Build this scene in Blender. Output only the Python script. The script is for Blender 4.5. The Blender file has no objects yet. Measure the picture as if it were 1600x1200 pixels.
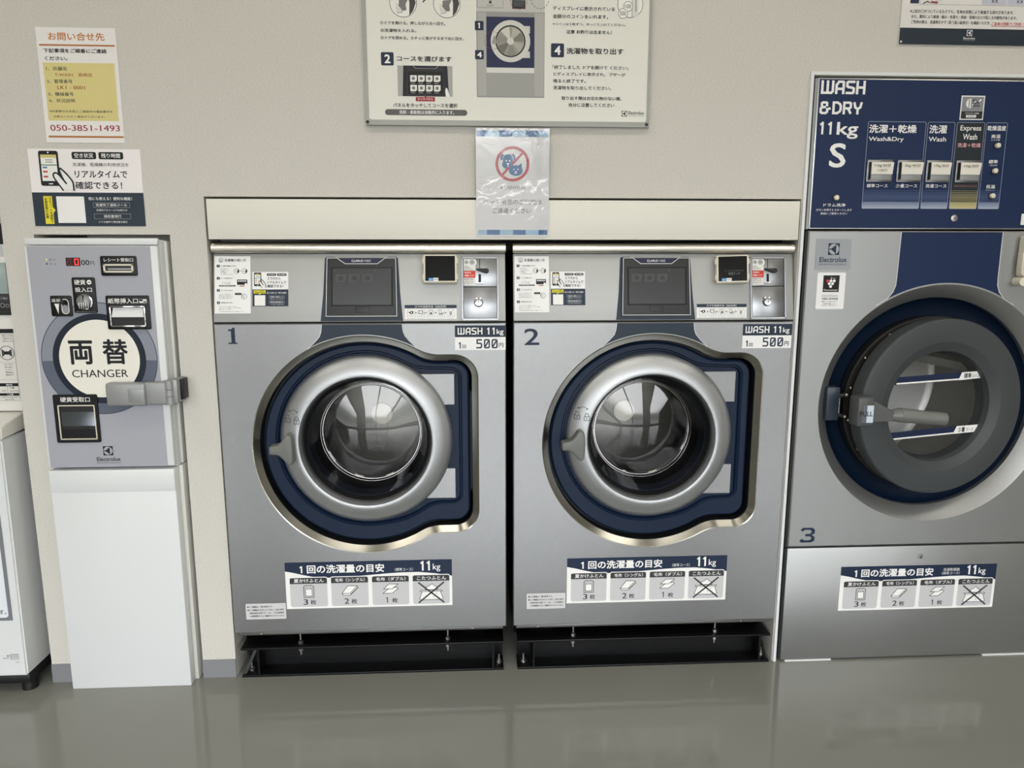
import bpy, bmesh, math, random
from mathutils import Vector, geometry
random.seed(7)
S = bpy.context.scene
COL = S.collection
PI = math.pi
# ------------------------------------------------------------------ camera
cd = bpy.data.cameras.new('camera')
cam = bpy.data.objects.new('camera', cd); COL.objects.link(cam)
cd.sensor_fit = 'HORIZONTAL'; cd.sensor_width = 36.0; cd.lens = 1150 / 1600 * 36
cd.clip_start = .02; cd.clip_end = 200
cam.location = (.6346, -1.844, 1.1091)
cam.rotation_euler = (PI / 2 - .1707, 0, -.0543)
S.camera = cam
# ------------------------------------------------------------------ view
S.view_settings.view_transform = 'Standard'; S.view_settings.look = 'None'
S.view_settings.gamma = 1.0; S.view_settings.use_curve_mapping = False
S.view_settings.exposure = 0.0
# ------------------------------------------------------------------ world: pale daylight sky above a grey street
w = bpy.data.worlds.new('sky'); S.world = w; w.use_nodes = True
nt = w.node_tree; nt.nodes.clear()
out = nt.nodes.new('ShaderNodeOutputWorld'); bg = nt.nodes.new('ShaderNodeBackground')
tc = nt.nodes.new('ShaderNodeTexCoord'); sep = nt.nodes.new('ShaderNodeSeparateXYZ'); rmp = nt.nodes.new('ShaderNodeValToRGB')
mp = nt.nodes.new('ShaderNodeMapRange'); mp.inputs[1].default_value = -1; mp.inputs[2].default_value = 1
nt.links.new(tc.outputs['Generated'], sep.inputs[0]); nt.links.new(sep.outputs['Z'], mp.inputs[0])
nt.links.new(mp.outputs[0], rmp.inputs[0]); nt.links.new(rmp.outputs[0], bg.inputs[0]); nt.links.new(bg.outputs[0], out.inputs[0])
cr = rmp.color_ramp
cr.elements[0].position = 0; cr.elements[0].color = (.2, .2, .2, 1)
cr.elements[1].position = 1; cr.elements[1].color = (.8, .88, 1, 1)
for p, c in ((.47, (.24, .24, .24, 1)), (.495, (.14, .15, .14, 1)), (.525, (.2, .22, .2, 1)), (.56, (.98, .99, 1, 1)), (.72, (.94, .965, 1, 1))):
    e = cr.elements.new(p); e.color = c
bg.inputs[1].default_value = 9.0
# daylight portal in the shop window behind the camera (helps sampling of the sky through the opening)
RX0, RX1, RY0, RZ1 = -3.2, 4.4, -4.0, 2.75
WZ0, WZ1 = .06, 2.2
PANES = [(-2.4, -1.4), (-.7, .233), (.233, 1.166), (1.166, 2.1), (2.7, 3.7)]
OPENINGS = [(-2.4, -1.4), (-.7, 2.1), (2.7, 3.7)]
for a, b in OPENINGS:
    pd = bpy.data.lights.new('window_portal', 'AREA'); pd.shape = 'RECTANGLE'; pd.size = b - a; pd.size_y = WZ1 - WZ0
    po = bpy.data.objects.new('window_portal', pd); COL.objects.link(po)
    po.location = ((a + b) / 2, RY0 + .02, (WZ0 + WZ1) / 2); po.rotation_euler = (PI / 2, 0, 0)
    pd.cycles.is_portal = True
LAMP_STRENGTH = 9.0

# ------------------------------------------------------------------ helpers
def lin(c):
    c = c / 255.0
    return c / 12.92 if c <= .04045 else ((c + .055) / 1.055) ** 2.4
def rgb(*c): return (lin(c[0]), lin(c[1]), lin(c[2]), 1)
_m = {}
def mat(name, col, rough=.5, metal=0.0, spec=.5, emit=None, es=0, coat=0, aniso=0):
    if name in _m: return _m[name]
    m = bpy.data.materials.new(name); m.use_nodes = True
    b = m.node_tree.nodes['Principled BSDF']
    b.inputs['Base Color'].default_value = rgb(*col); b.inputs['Roughness'].default_value = rough
    b.inputs['Metallic'].default_value = metal; b.inputs['Specular IOR Level'].default_value = spec
    b.inputs['Coat Weight'].default_value = coat; b.inputs['Coat Roughness'].default_value = .05
    b.inputs['Anisotropic'].default_value = aniso
    if emit:
        b.inputs['Emission Color'].default_value = rgb(*emit); b.inputs['Emission Strength'].default_value = es
    _m[name] = m
    return m
def node(m, t, **k):
    n = m.node_tree.nodes.new(t)
    for a, v in k.items(): setattr(n, a, v)
    return n
def ink(c): return mat('print_%02x%02x%02x' % tuple(c), c, .45, 0, .3)
def add_noise(m, scale, lo, hi, base, bump=0, stretch=(1, 1, 1), detail=3, bscale=None, dist=.001):
    nt = m.node_tree; b = nt.nodes['Principled BSDF']
    t = node(m, 'ShaderNodeTexCoord'); mpn = node(m, 'ShaderNodeMapping'); mpn.inputs['Scale'].default_value = stretch
    n = node(m, 'ShaderNodeTexNoise'); n.inputs['Scale'].default_value = scale; n.inputs['Detail'].default_value = detail
    r = node(m, 'ShaderNodeValToRGB')
    r.color_ramp.elements[0].position = .3; r.color_ramp.elements[1].position = .7
    r.color_ramp.elements[0].color = tuple(x * lo for x in rgb(*base)[:3]) + (1,)
    r.color_ramp.elements[1].color = tuple(min(1, x * hi) for x in rgb(*base)[:3]) + (1,)
    nt.links.new(t.outputs['Object'], mpn.inputs[0]); nt.links.new(mpn.outputs[0], n.inputs['Vector'])
    nt.links.new(n.outputs['Fac'], r.inputs[0]); nt.links.new(r.outputs[0], b.inputs['Base Color'])
    if bump:
        bp = node(m, 'ShaderNodeBump'); bp.inputs['Strength'].default_value = bump; bp.inputs['Distance'].default_value = dist
        n2 = n
        if bscale:
            n2 = node(m, 'ShaderNodeTexNoise'); n2.inputs['Scale'].default_value = bscale; nt.links.new(mpn.outputs[0], n2.inputs['Vector'])
        nt.links.new(n2.outputs['Fac'], bp.inputs['Height']); nt.links.new(bp.outputs[0], b.inputs['Normal'])
def glassy(name, ior, tint=(1, 1, 1), rough=0.0, bump=0):
    m = bpy.data.materials.new(name); m.use_nodes = True; nt = m.node_tree; nt.nodes.clear()
    o = nt.nodes.new('ShaderNodeOutputMaterial'); mx = nt.nodes.new('ShaderNodeMixShader')
    t = nt.nodes.new('ShaderNodeBsdfTransparent'); t.inputs[0].default_value = tint + (1,)
    g = nt.nodes.new('ShaderNodeBsdfGlossy'); g.inputs['Roughness'].default_value = rough
    f = nt.nodes.new('ShaderNodeFresnel'); f.inputs[0].default_value = ior
    nt.links.new(f.outputs[0], mx.inputs[0]); nt.links.new(t.outputs[0], mx.inputs[1]); nt.links.new(g.outputs[0], mx.inputs[2])
    nt.links.new(mx.outputs[0], o.inputs[0])
    if bump:
        tcn = nt.nodes.new('ShaderNodeTexCoord'); n = nt.nodes.new('ShaderNodeTexNoise'); n.inputs['Scale'].default_value = 22
        n.inputs['Detail'].default_value = 5; n.inputs['Distortion'].default_value = 1.2
        b = nt.nodes.new('ShaderNodeBump'); b.inputs['Strength'].default_value = bump; b.inputs['Distance'].default_value = .02
        nt.links.new(tcn.outputs['Object'], n.inputs['Vector']); nt.links.new(n.outputs['Fac'], b.inputs['Height'])
        nt.links.new(b.outputs[0], g.inputs['Normal']); nt.links.new(b.outputs[0], f.inputs['Normal'])
    return m

OX = 0.0            # sideways offset of the machine being built
class MB:
    def __init__(s): s.v = []; s.f = []; s.m = []; s.mats = []
    def mi(s, m):
        if m not in s.mats: s.mats.append(m)
        return s.mats.index(m)
    def add(s, vs, fs, m):
        b = len(s.v); k = s.mi(m); s.v += [tuple(p) for p in vs]
        for f in fs: s.f.append([b + i for i in f]); s.m.append(k)
        return s
    def bm(s, bm, m):
        bm.verts.index_update()
        s.add([v.co[:] for v in bm.verts], [[v.index for v in f.verts] for f in bm.faces], m); bm.free(); return s
    def box(s, x0, x1, y0, y1, z0, z1, m, bev=0, seg=2):
        vs = [(x, y, z) for x in (x0, x1) for y in (y0, y1) for z in (z0, z1)]
        fs = [(0, 1, 3, 2), (4, 6, 7, 5), (0, 4, 5, 1), (2, 3, 7, 6), (0, 2, 6, 4), (1, 5, 7, 3)]
        if not bev: return s.add(vs, fs, m)
        b = bmesh.new(); vv = [b.verts.new(v) for v in vs]
        for f in fs: b.faces.new([vv[i] for i in f])
        bmesh.ops.bevel(b, geom=b.edges[:], offset=bev, segments=seg, profile=.5, affect='EDGES')
        return s.bm(b, m)
    def prism(s, pts, y0, y1, m, bev=0, seg=2, front_only=True):
        b = bmesh.new(); A = [b.verts.new((x, y0, z)) for x, z in pts]; B = [b.verts.new((x, y1, z)) for x, z in pts]
        n = len(pts); ff = b.faces.new(A); b.faces.new(B[::-1])
        for i in range(n): b.faces.new((A[i], B[i], B[(i + 1) % n], A[(i + 1) % n]))
        bmesh.ops.recalc_face_normals(b, faces=b.faces[:])
        if bev: bmesh.ops.bevel(b, geom=list(ff.edges), offset=bev, segments=seg, profile=.5, affect='EDGES')
        return s.bm(b, m)
    def strip(s, A, B, m, close=True):
        n = len(A); r = range(n if close else n - 1)
        return s.add(list(A) + list(B), [(i, (i + 1) % n, n + (i + 1) % n, n + i) for i in r], m)
    def fill(s, loops, y, m):
        L = [[Vector((x, z, 0)) for x, z in l] for l in loops]
        t = geometry.tessellate_polygon(L); flat = [(p.x, y, p.y) for l in L for p in l]
        return s.add(flat, [tuple(q) for q in t], m)
    def lathe(s, prof, cx, cz, m, n=72, a0=0, a1=2 * PI):
        rows = []
        for r, y in prof: rows.append([(cx + r * math.cos(2 * PI * i / n), y, cz + r * math.sin(2 * PI * i / n)) for i in range(n)])
        ms = m if isinstance(m, (list, tuple)) else [m] * (len(rows) - 1)
        b = len(s.v); s.v += [p for r in rows for p in r]
        for k in range(len(rows) - 1):
            mi = s.mi(ms[k])
            for i in range(n):
                j = (i + 1) % n; s.f.append([b + k * n + i, b + k * n + j, b + (k + 1) * n + j, b + (k + 1) * n + i]); s.m.append(mi)
        if prof[-1][0] < .0005: pass
        return s
    def disc(s, cx, cz, r, y, m, n=48): return s.add([(cx + r * math.cos(2 * PI * i / n), y, cz + r * math.sin(2 * PI * i / n)) for i in range(n)], [list(range(n))], m)
    def cyl(s, p0, p1, r, m, n=16, r1=None):
        p0 = Vector(p0); p1 = Vector(p1); d = (p1 - p0).normalized(); a = d.orthogonal().normalized(); c = d.cross(a)
        r1 = r if r1 is None else r1
        A = [p0 + (a * math.cos(2 * PI * i / n) + c * math.sin(2 * PI * i / n)) * r for i in range(n)]
        B = [p1 + (a * math.cos(2 * PI * i / n) + c * math.sin(2 * PI * i / n)) * r1 for i in range(n)]
        return s.add([tuple(p) for p in A + B], [(i, (i + 1) % n, n + (i + 1) % n, n + i) for i in range(n)] + [list(range(n))[::-1], list(range(n, 2 * n))], m)
    def sphere(s, c, r, m, sc=(1, 1, 1), n=16):
        b = bmesh.new(); bmesh.ops.create_uvsphere(b, u_segments=n, v_segments=n // 2, radius=r)
        for v in b.verts: v.co = Vector((v.co.x * sc[0] + c[0], v.co.y * sc[1] + c[1], v.co.z * sc[2] + c[2]))
        return s.bm(b, m)
    def xf(s, fn): s.v = [fn(p) for p in s.v]; return s
    def build(s, name, parent=None, ang=35):
        o3 = getattr(parent, '_w', None) if parent else None
        wx, wy, wz = WLOC.get(parent.name, (0, 0, 0)) if parent else (0, 0, 0)
        if parent is None:   # a top-level single mesh: put its origin at its base
            xs, ys, zs = zip(*s.v); wx = (min(xs) + max(xs)) / 2 + OX; wy = (min(ys) + max(ys)) / 2; wz = min(zs)
        me = bpy.data.meshes.new(name)
        me.from_pydata([(p[0] + OX - wx, p[1] - wy, p[2] - wz) for p in s.v], [], s.f)
        for m in s.mats: me.materials.append(m)
        me.polygons.foreach_set('material_index', s.m)
        me.polygons.foreach_set('use_smooth', [True] * len(s.f))
        me.validate(); me.update(); me.set_sharp_from_angle(angle=math.radians(ang))
        o = bpy.data.objects.new(name, me); COL.objects.link(o)
        if parent: o.parent = parent; WLOC[o.name] = (wx, wy, wz)
        else: o.location = (wx, wy, wz)
        return o
WLOC = {}
def tag(o, label, cat, group=None):
    o['label'] = label; o['category'] = cat
    if group: o['group'] = group
    return o
def thing(name, label, cat, loc, group=None):
    o = bpy.data.objects.new(name, None); COL.objects.link(o); o.location = loc; o.empty_display_size = .05
    WLOC[o.name] = tuple(loc); return tag(o, label, cat, group)
def struct(o): o['kind'] = 'structure'; return o

# ---- text: outlines from the built-in font, cached as flat meshes
_tc = bpy.data.curves.new('lettering', 'FONT'); _to = bpy.data.objects.new('lettering', _tc)
_tcache = {}
def glyphs(txt, bold=0):
    k = (txt, bold)
    if k in _tcache: return _tcache[k]
    _tc.body = txt; _tc.resolution_u = 3; _tc.fill_mode = 'FRONT'
    me = _to.to_mesh()
    vs = [(v.co.x, v.co.y, 0) for v in me.vertices]; fs = [tuple(p.vertices) for p in me.polygons]
    _to.to_mesh_clear()
    if bold and vs:   # heavier strokes: the same outline laid a hair to each side
        d = [(-bold, 0), (bold, 0)] if bold < .01 else [(bold * math.cos(t * PI / 3), bold * math.sin(t * PI / 3)) for t in range(6)]
        n = len(vs); fs = [tuple(i + n * k for i in f) for k in range(len(d)) for f in fs]; vs = [(x + a, y + b, k * .09) for k, (a, b) in enumerate(d) for x, y, _ in vs]
    xs = [v[0] for v in vs] or [0, 1]; ys = [v[1] for v in vs] or [0, 1]
    _tcache[k] = (vs, fs, min(xs), max(xs), min(ys), max(ys))
    return _tcache[k]
# squared-off stroke lettering used on the washer price tags and the big control panel
STROKES = {
 'W': (.94, [[(0, 1), (0, .0), (.8, 0), (.94, .14), (.94, 1)], [(.47, 1), (.47, 0)]]),
 'A': (.62, [[(0, 0), (0, .7), (.2, 1), (.54, 1), (.62, .94), (.62, 0)], [(0, .36), (.62, .36)]]),
 'S': (.6, [[(.6, 1), (.1, 1), (0, .9), (0, .62), (.12, .53), (.48, .47), (.6, .38), (.6, .1), (.5, 0), (0, 0)]]),
 'H': (.62, [[(0, 0), (0, 1)], [(.62, 0), (.62, 1)], [(0, .5), (.62, .5)]]),
 'D': (.66, [[(0, 0), (0, 1), (.34, 1), (.58, .86), (.66, .66), (.66, .34), (.58, .14), (.34, 0), (0, 0)]]),
 'R': (.62, [[(0, 0), (0, 1), (.5, 1), (.62, .9), (.62, .58), (.5, .46), (0, .46)], [(.36, .46), (.62, 0)]]),
 'Y': (.66, [[(0, 1), (.1, .55), (.33, .42), (.56, .55), (.66, 1)], [(.33, .42), (.33, 0)]]),
 '&': (.86, [[(.56, .74), (.56, .92), (.46, 1), (.2, 1), (.08, .9), (.08, .68), (.2, .56), (.36, .56)], [(.2, .56), (0, .42), (0, .12), (.12, 0), (.46, 0), (.6, .14), (.6, .36), (.86, .44)]]),
 '1': (.3, [[(0, .84), (.2, 1), (.2, 0)]]),
 '5': (.6, [[(.58, 1), (.04, 1), (.04, .56), (.48, .56), (.6, .44), (.6, .12), (.48, 0), (0, 0)]]),
 '0': (.6, [[(.1, 0), (0, .1), (0, .9), (.1, 1), (.5, 1), (.6, .9), (.6, .1), (.5, 0), (.1, 0)], [(.12, .2), (.48, .8)]]),
 ' ': (.3, []),
}
class Ink(MB):
    """flat print laid on a surface: u to the right, v up, thin layers towards the viewer"""
    E = .00022
    def __init__(s, org=(0, 0, 0), ux=(1, 0, 0), vy=(0, 0, 1), n=(0, -1, 0)):
        MB.__init__(s); s.o = Vector(org); s.ux = Vector(ux); s.vy = Vector(vy); s.n = Vector(n)
    def P(s, u, v, l): return tuple(s.o + s.ux * u + s.vy * v + s.n * (l * s.E))
    def poly(s, pts, c, l=1): return s.add([s.P(u, v, l) for u, v in pts], [list(range(len(pts)))], ink(c) if isinstance(c, tuple) else c)
    def rect(s, u0, v0, u1, v1, c, l=1): return s.poly([(u0, v0), (u1, v0), (u1, v1), (u0, v1)], c, l)
    def rr(s, u0, v0, u1, v1, r, k=5):
        u0, u1 = min(u0, u1), max(u0, u1); v0, v1 = min(v0, v1), max(v0, v1); p = []
        for cx, cy, a in ((u1 - r, v1 - r, 0), (u0 + r, v1 - r, 90), (u0 + r, v0 + r, 180), (u1 - r, v0 + r, 270)):
            for i in range(k + 1):
                t = math.radians(a + 90 * i / k); p.append((cx + r * math.cos(t), cy + r * math.sin(t)))
        return p
    def rrect(s, u0, v0, u1, v1, r, c, l=1): return s.poly(s.rr(u0, v0, u1, v1, r), c, l)
    def rframe(s, u0, v0, u1, v1, r, w, c, l=1):
        A = s.rr(u0, v0, u1, v1, r); B = s.rr(u0 + w, min(v0, v1) + w, u1 - w, max(v0, v1) - w, max(r - w, .0002)); n = len(A)
        return s.add([s.P(a, b, l) for a, b in A + B], [(i, (i + 1) % n, n + (i + 1) % n, n + i) for i in range(n)], ink(c) if isinstance(c, tuple) else c)
    def circ(s, cx, cy, r, c, l=1, n=32, ry=None): return s.poly([(cx + r * math.cos(2 * PI * i / n), cy + (ry or r) * math.sin(2 * PI * i / n)) for i in range(n)], c, l)
    def ring(s, cx, cy, r0, r1, c, l=1, n=48, a0=0, a1=360):
        full = a1 - a0 == 360; A = []; B = []
        for i in range(n + 1):
            t = math.radians(a0 + (a1 - a0) * i / n); A.append((cx + r0 * math.cos(t), cy + r0 * math.sin(t))); B.append((cx + r1 * math.cos(t), cy + r1 * math.sin(t)))
        m = n + 1
        return s.add([s.P(a, b, l) for a, b in A + B], [(i, i + 1, m + i + 1, m + i) for i in range(n)], ink(c) if isinstance(c, tuple) else c)
    def line(s, pts, w, c, l=1, cap=.5):
        for k, ((a, b), (p, q)) in enumerate(zip(pts, pts[1:])):
            d = math.hypot(p - a, q - b) or 1; dx, dy = (p - a) / d, (q - b) / d; e = w * cap; nx, ny = -dy * w / 2, dx * w / 2
            a2, b2, p2, q2 = a - dx * e, b - dy * e, p + dx * e, q + dy * e
            s.poly([(a2 + nx, b2 + ny), (a2 - nx, b2 - ny), (p2 - nx, q2 - ny), (p2 + nx, q2 + ny)], c, l + k * .06)
        return s
    def text(s, t, u0, v0, u1, v1, c, l=2, bold=.008):
        """lettering fitted to the box u0..u1, v0..v1"""
        vs, fs, x0, x1, y0, y1 = glyphs(t, bold); sx = (u1 - u0) / max(x1 - x0, 1e-6); sy = (v1 - v0) / max(y1 - y0, 1e-6)
        return s.add([s.P(u0 + (x - x0) * sx, v0 + (y - y0) * sy, l + k) for x, y, k in vs], fs, ink(c) if isinstance(c, tuple) else c)
    def tx(s, t, u, v, h, c, l=2, bold=.008, al='l', sx=1):
        """lettering with em size h, v is the baseline"""
        vs, fs, x0, x1, y0, y1 = glyphs(t, bold); wd = (x1 - x0) * h * sx
        u = u - (wd if al == 'r' else wd / 2 if al == 'c' else 0)
        return s.add([s.P(u + (x - x0) * h * sx, v + y * h, l + k) for x, y, k in vs], fs, ink(c) if isinstance(c, tuple) else c)
    def vtext(s, t, u, v, h, step, c, l=2):
        for i, ch in enumerate(t): s.tx(ch, u, v - i * step, h, c, l, .01, 'c')
        return s
    def stroke(s, t, u0, v0, u1, v1, c, wt=.2, gap=.34, l=2, slant=0):
        tot = sum(STROKES[k][0] for k in t) + gap * (len(t) - 1) + wt; H = 1 + wt
        kx, ky = (u1 - u0) / tot, (v1 - v0) / H; x = wt / 2; m = ink(c); nseg = 0
        for ch in t:
            wd, ls = STROKES[ch]
            for ln in ls:
                for (a, b), (p, q) in zip(ln, ln[1:]):
                    d = math.hypot(p - a, q - b) or 1; dx, dy = (p - a) / d * wt * .5, (q - b) / d * wt * .5
                    k = 1 if abs(dx) < 1e-6 or abs(dy) < 1e-6 else .5
                    pts = [(a - dx * k - dy, b - dy * k + dx), (a - dx * k + dy, b - dy * k - dx), (p + dx * k + dy, q + dy * k - dx), (p + dx * k - dy, q + dy * k + dx)]
                    s.poly([(u0 + (x + X) * kx + slant * (Y + wt / 2) * ky, v0 + (Y + wt / 2) * ky) for X, Y in pts], m, l + (nseg % 20) * .06); nseg += 1
            x += wd + gap
        return s
    def slab(s, u0, v0, u1, v1, t, m):
        """a thin sheet of thickness t under the print (front face at layer 0)"""
        q = [(u0, v0), (u1, v0), (u1, v1), (u0, v1)]
        F = [s.P(u, v, 0) for u, v in q]; B = [tuple(Vector(p) - s.n * t) for p in F]
        return s.add(F + B, [(0, 1, 2, 3), (7, 6, 5, 4), (0, 4, 5, 1), (1, 5, 6, 2), (2, 6, 7, 3), (3, 7, 4, 0)], m)

NAVY = (30, 43, 66); DNAVY = (36, 48, 66); BLK = (22, 24, 28); WHT = (238, 238, 236); GRY = (120, 122, 124); LG = (196, 197, 199); CHAR = (58, 60, 62)
# ------------------------------------------------------------------ materials
M_wall = mat('wallpaper', (207, 204, 197), .85, 0, .25); add_noise(M_wall, 260, .88, 1.08, (207, 204, 197), .5, (1, 1, 1.8), 5, 260, .0015)
M_floor = mat('floor_resin', (130, 131, 124), .09, 0, .5); add_noise(M_floor, 3, .97, 1.03, (130, 131, 124), 0)
M_base = mat('baseboard_vinyl', (128, 130, 134), .5)
M_ceil = mat('ceiling_paint', (236, 235, 229), .8)
M_steel = mat('silver_front', (152, 153, 154), .30, .92); add_noise(M_steel, 60, .98, 1.02, (152, 153, 154), 0)
M_steelp = mat('silver_panel', (176, 177, 176), .55, .6)
M_steel3 = mat('silver_front_large', (166, 168, 168), .42, .85)
M_brush = mat('brushed_steel', (200, 196, 186), .26, 1); add_noise(M_brush, 300, .94, 1.04, (200, 196, 186), .05, (.02, 1, 1), 2)
M_ringm = mat('ring_silver', (184, 187, 190), .44, .85)
M_cham = mat('stamped_edge', (160, 159, 152), .22, 1)
M_inox = mat('inox_plate', (146, 148, 151), .3, 1); add_noise(M_inox, 30, .9, 1.06, (146, 148, 151), .15, (1, 1, 1), 4, 40, .0006)
M_chrome = mat('chrome', (215, 215, 218), .12, 1)
M_drum = mat('drum_steel', (104, 104, 100), .3, 1)
M_hub = mat('hub_steel', (242, 238, 226), .5)
M_navy = mat('navy_plastic', (18, 33, 56), .4, 0, .25)
M_navypaint = mat('navy_paint', (34, 46, 60), .42, 0, .35)
M_navy3 = mat('navy_paint_large', (17, 38, 76), .48, 0, .3)
M_dish = mat('navy_dish', (9, 24, 44), .5, 0, .2)
M_black = mat('black_plastic', (14, 15, 17), .45)
M_dark = mat('dark_steel', (48, 49, 50), .5, .6)
M_rub = mat('grey_rubber', (46, 48, 52), .4)
M_rubnavy = mat('navy_rubber', (48, 56, 72), .4)
M_frame = mat('black_enamel', (10, 11, 13), .38, 0, .3)
M_zinc = mat('zinc_bolt', (188, 188, 186), .35, 1)
M_white = mat('white_enamel', (219, 222, 223), .3)
M_side = mat('cabinet_side', (214, 214, 208), .4)
M_cream = mat('cream_plastic', (226, 220, 202), .4)
M_board = mat('white_panel', (226, 224, 214), .45)
M_greypan = mat('grey_panel', (164, 166, 175), .4)
M_greyplas = mat('grey_plastic', (148, 150, 150), .38, .25)
M_screen = mat('screen_glass', (34, 37, 38), .3)
M_bezel = mat('screen_bezel', (38, 40, 42), .5)
M_doorgrey = mat('door_grey', (64, 68, 70), .5, 0, .4)
M_handle = mat('handle_grey', (108, 110, 107), .42)
M_paper = mat('paper', (232, 230, 228), .6)
M_lcd = mat('terminal_screen', (10, 12, 15), .12)
M_alu = mat('aluminium_edge', (205, 206, 206), .32, 1)
M_glass = glassy('door_glass', 1.7)
M_glass3 = glassy('door_glass_clear', 1.5)
M_pane = glassy('window_glass', 1.45)
M_led = mat('led_red', (200, 30, 40), .4, 0, .5, (255, 60, 60), 1.6)
M_lamp = mat('lamp_diffuser', (250, 246, 236), .5, 0, .5, (255, 246, 232), LAMP_STRENGTH)

# ------------------------------------------------------------------ room
WY = .008
def build_room():
    struct(MB().box(RX0, RX1, RY0, 1.3, -.1, 0, M_floor).build('floor'))
    struct(MB().box(RX0, RX1, RY0, 1.3, RZ1, RZ1 + .1, M_ceil).build('ceiling'))
    struct(MB().box(RX0 - .1, RX0, RY0, 1.3, 0, RZ1, M_wall).build('wall_left'))
    struct(MB().box(RX1, RX1 + .1, RY0, 1.3, 0, RZ1, M_wall).build('wall_right'))
    struct(MB().box(RX0, RX1, 1.3, 1.4, 0, RZ1, M_wall).build('wall_light_block'))  # unseen rear wall, added to keep sky light out of the gaps
    b = MB(); T = .10
    cols = [(RX0, -1.16, 0, None), (-1.16, -.481, 1.9, None), (-.481, -.409, 0, None), (-.409, -.091, 1.1625, None), (-.091, -.005, 0, None),
            (-.005, 1.4605, 1.2525, None), (1.4605, 1.469, 0, None), (1.469, 2.245, 1.545, None), (2.245, RX1, 0, None)]
    for x0, x1, z0, _ in cols: b.box(x0, x1, WY, WY + T, z0, RZ1, M_wall)
    struct(b.build('wall_back'))
    f = MB(); xs = [RX0] + [q for o in OPENINGS for q in o] + [RX1]
    for a, b in zip(xs[::2], xs[1::2]): f.box(a, b, RY0 - .15, RY0, 0, RZ1, M_wall)
    for a, b in OPENINGS: f.box(a, b, RY0 - .15, RY0, 0, WZ0, M_wall).box(a, b, RY0 - .15, RY0, WZ1, RZ1, M_wall)
    struct(f.build('wall_front'))
    for i, (x0, x1) in enumerate(PANES):
        m = MB(); q = .03
        m.box(x0, x0 + q, RY0 - .09, RY0 - .03, WZ0, WZ1, M_dark).box(x1 - q, x1, RY0 - .09, RY0 - .03, WZ0, WZ1, M_dark)
        m.box(x0 + q, x1 - q, RY0 - .09, RY0 - .03, WZ0, WZ0 + .05, M_dark).box(x0 + q, x1 - q, RY0 - .09, RY0 - .03, WZ1 - .05, WZ1, M_dark)
        m.box(x0 + q, x1 - q, RY0 - .085, RY0 - .035, 1.9, 1.93, M_dark)
        m.add([(x0 + q, RY0 - .06, WZ0 + .05), (x1 - q, RY0 - .06, WZ0 + .05), (x1 - q, RY0 - .06, WZ1 - .05), (x0 + q, RY0 - .06, WZ1 - .05)], [(0, 1, 2, 3)], M_pane)
        struct(m.build('window_%d' % (i + 1)))
    for i, (x0, x1) in enumerate(((-.481, -.413), (-.091, -.005))):
        struct(MB().box(x0, x1, WY - .0035, WY, 0, .0505, M_base).build('baseboard_' + ('left', 'right')[i]))
    # white edging around the opening of the tall machine
    t = MB().box(1.4625, 1.470, .001, WY, 0, 1.553, M_white).box(1.470, 2.25, .001, WY, 1.5455, 1.553, M_white)
    struct(t.build('trim_1'))
    # lamps of the shop on the ceiling
    for i, (x, y) in enumerate(((-1.2, -.95), (.75, -.95), (2.7, -.95), (-1.2, -2.9), (.75, -2.9), (2.7, -2.9))):
        r = thing('ceiling_light', 'long white ceiling light with a warm diffuser in the shop ceiling', 'ceiling light', (x, y, RZ1 - .06), 'ceiling lights of the shop')
        h = MB().box(x - .64, x + .64, y - .13, y + .13, RZ1 - .03, RZ1, M_white, .008); h.build('housing', r)
        MB().box(x - .62, x + .62, y - .11, y + .11, RZ1 - .058, RZ1 - .03, M_lamp, .01).build('diffuser', r)
build_room()

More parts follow.
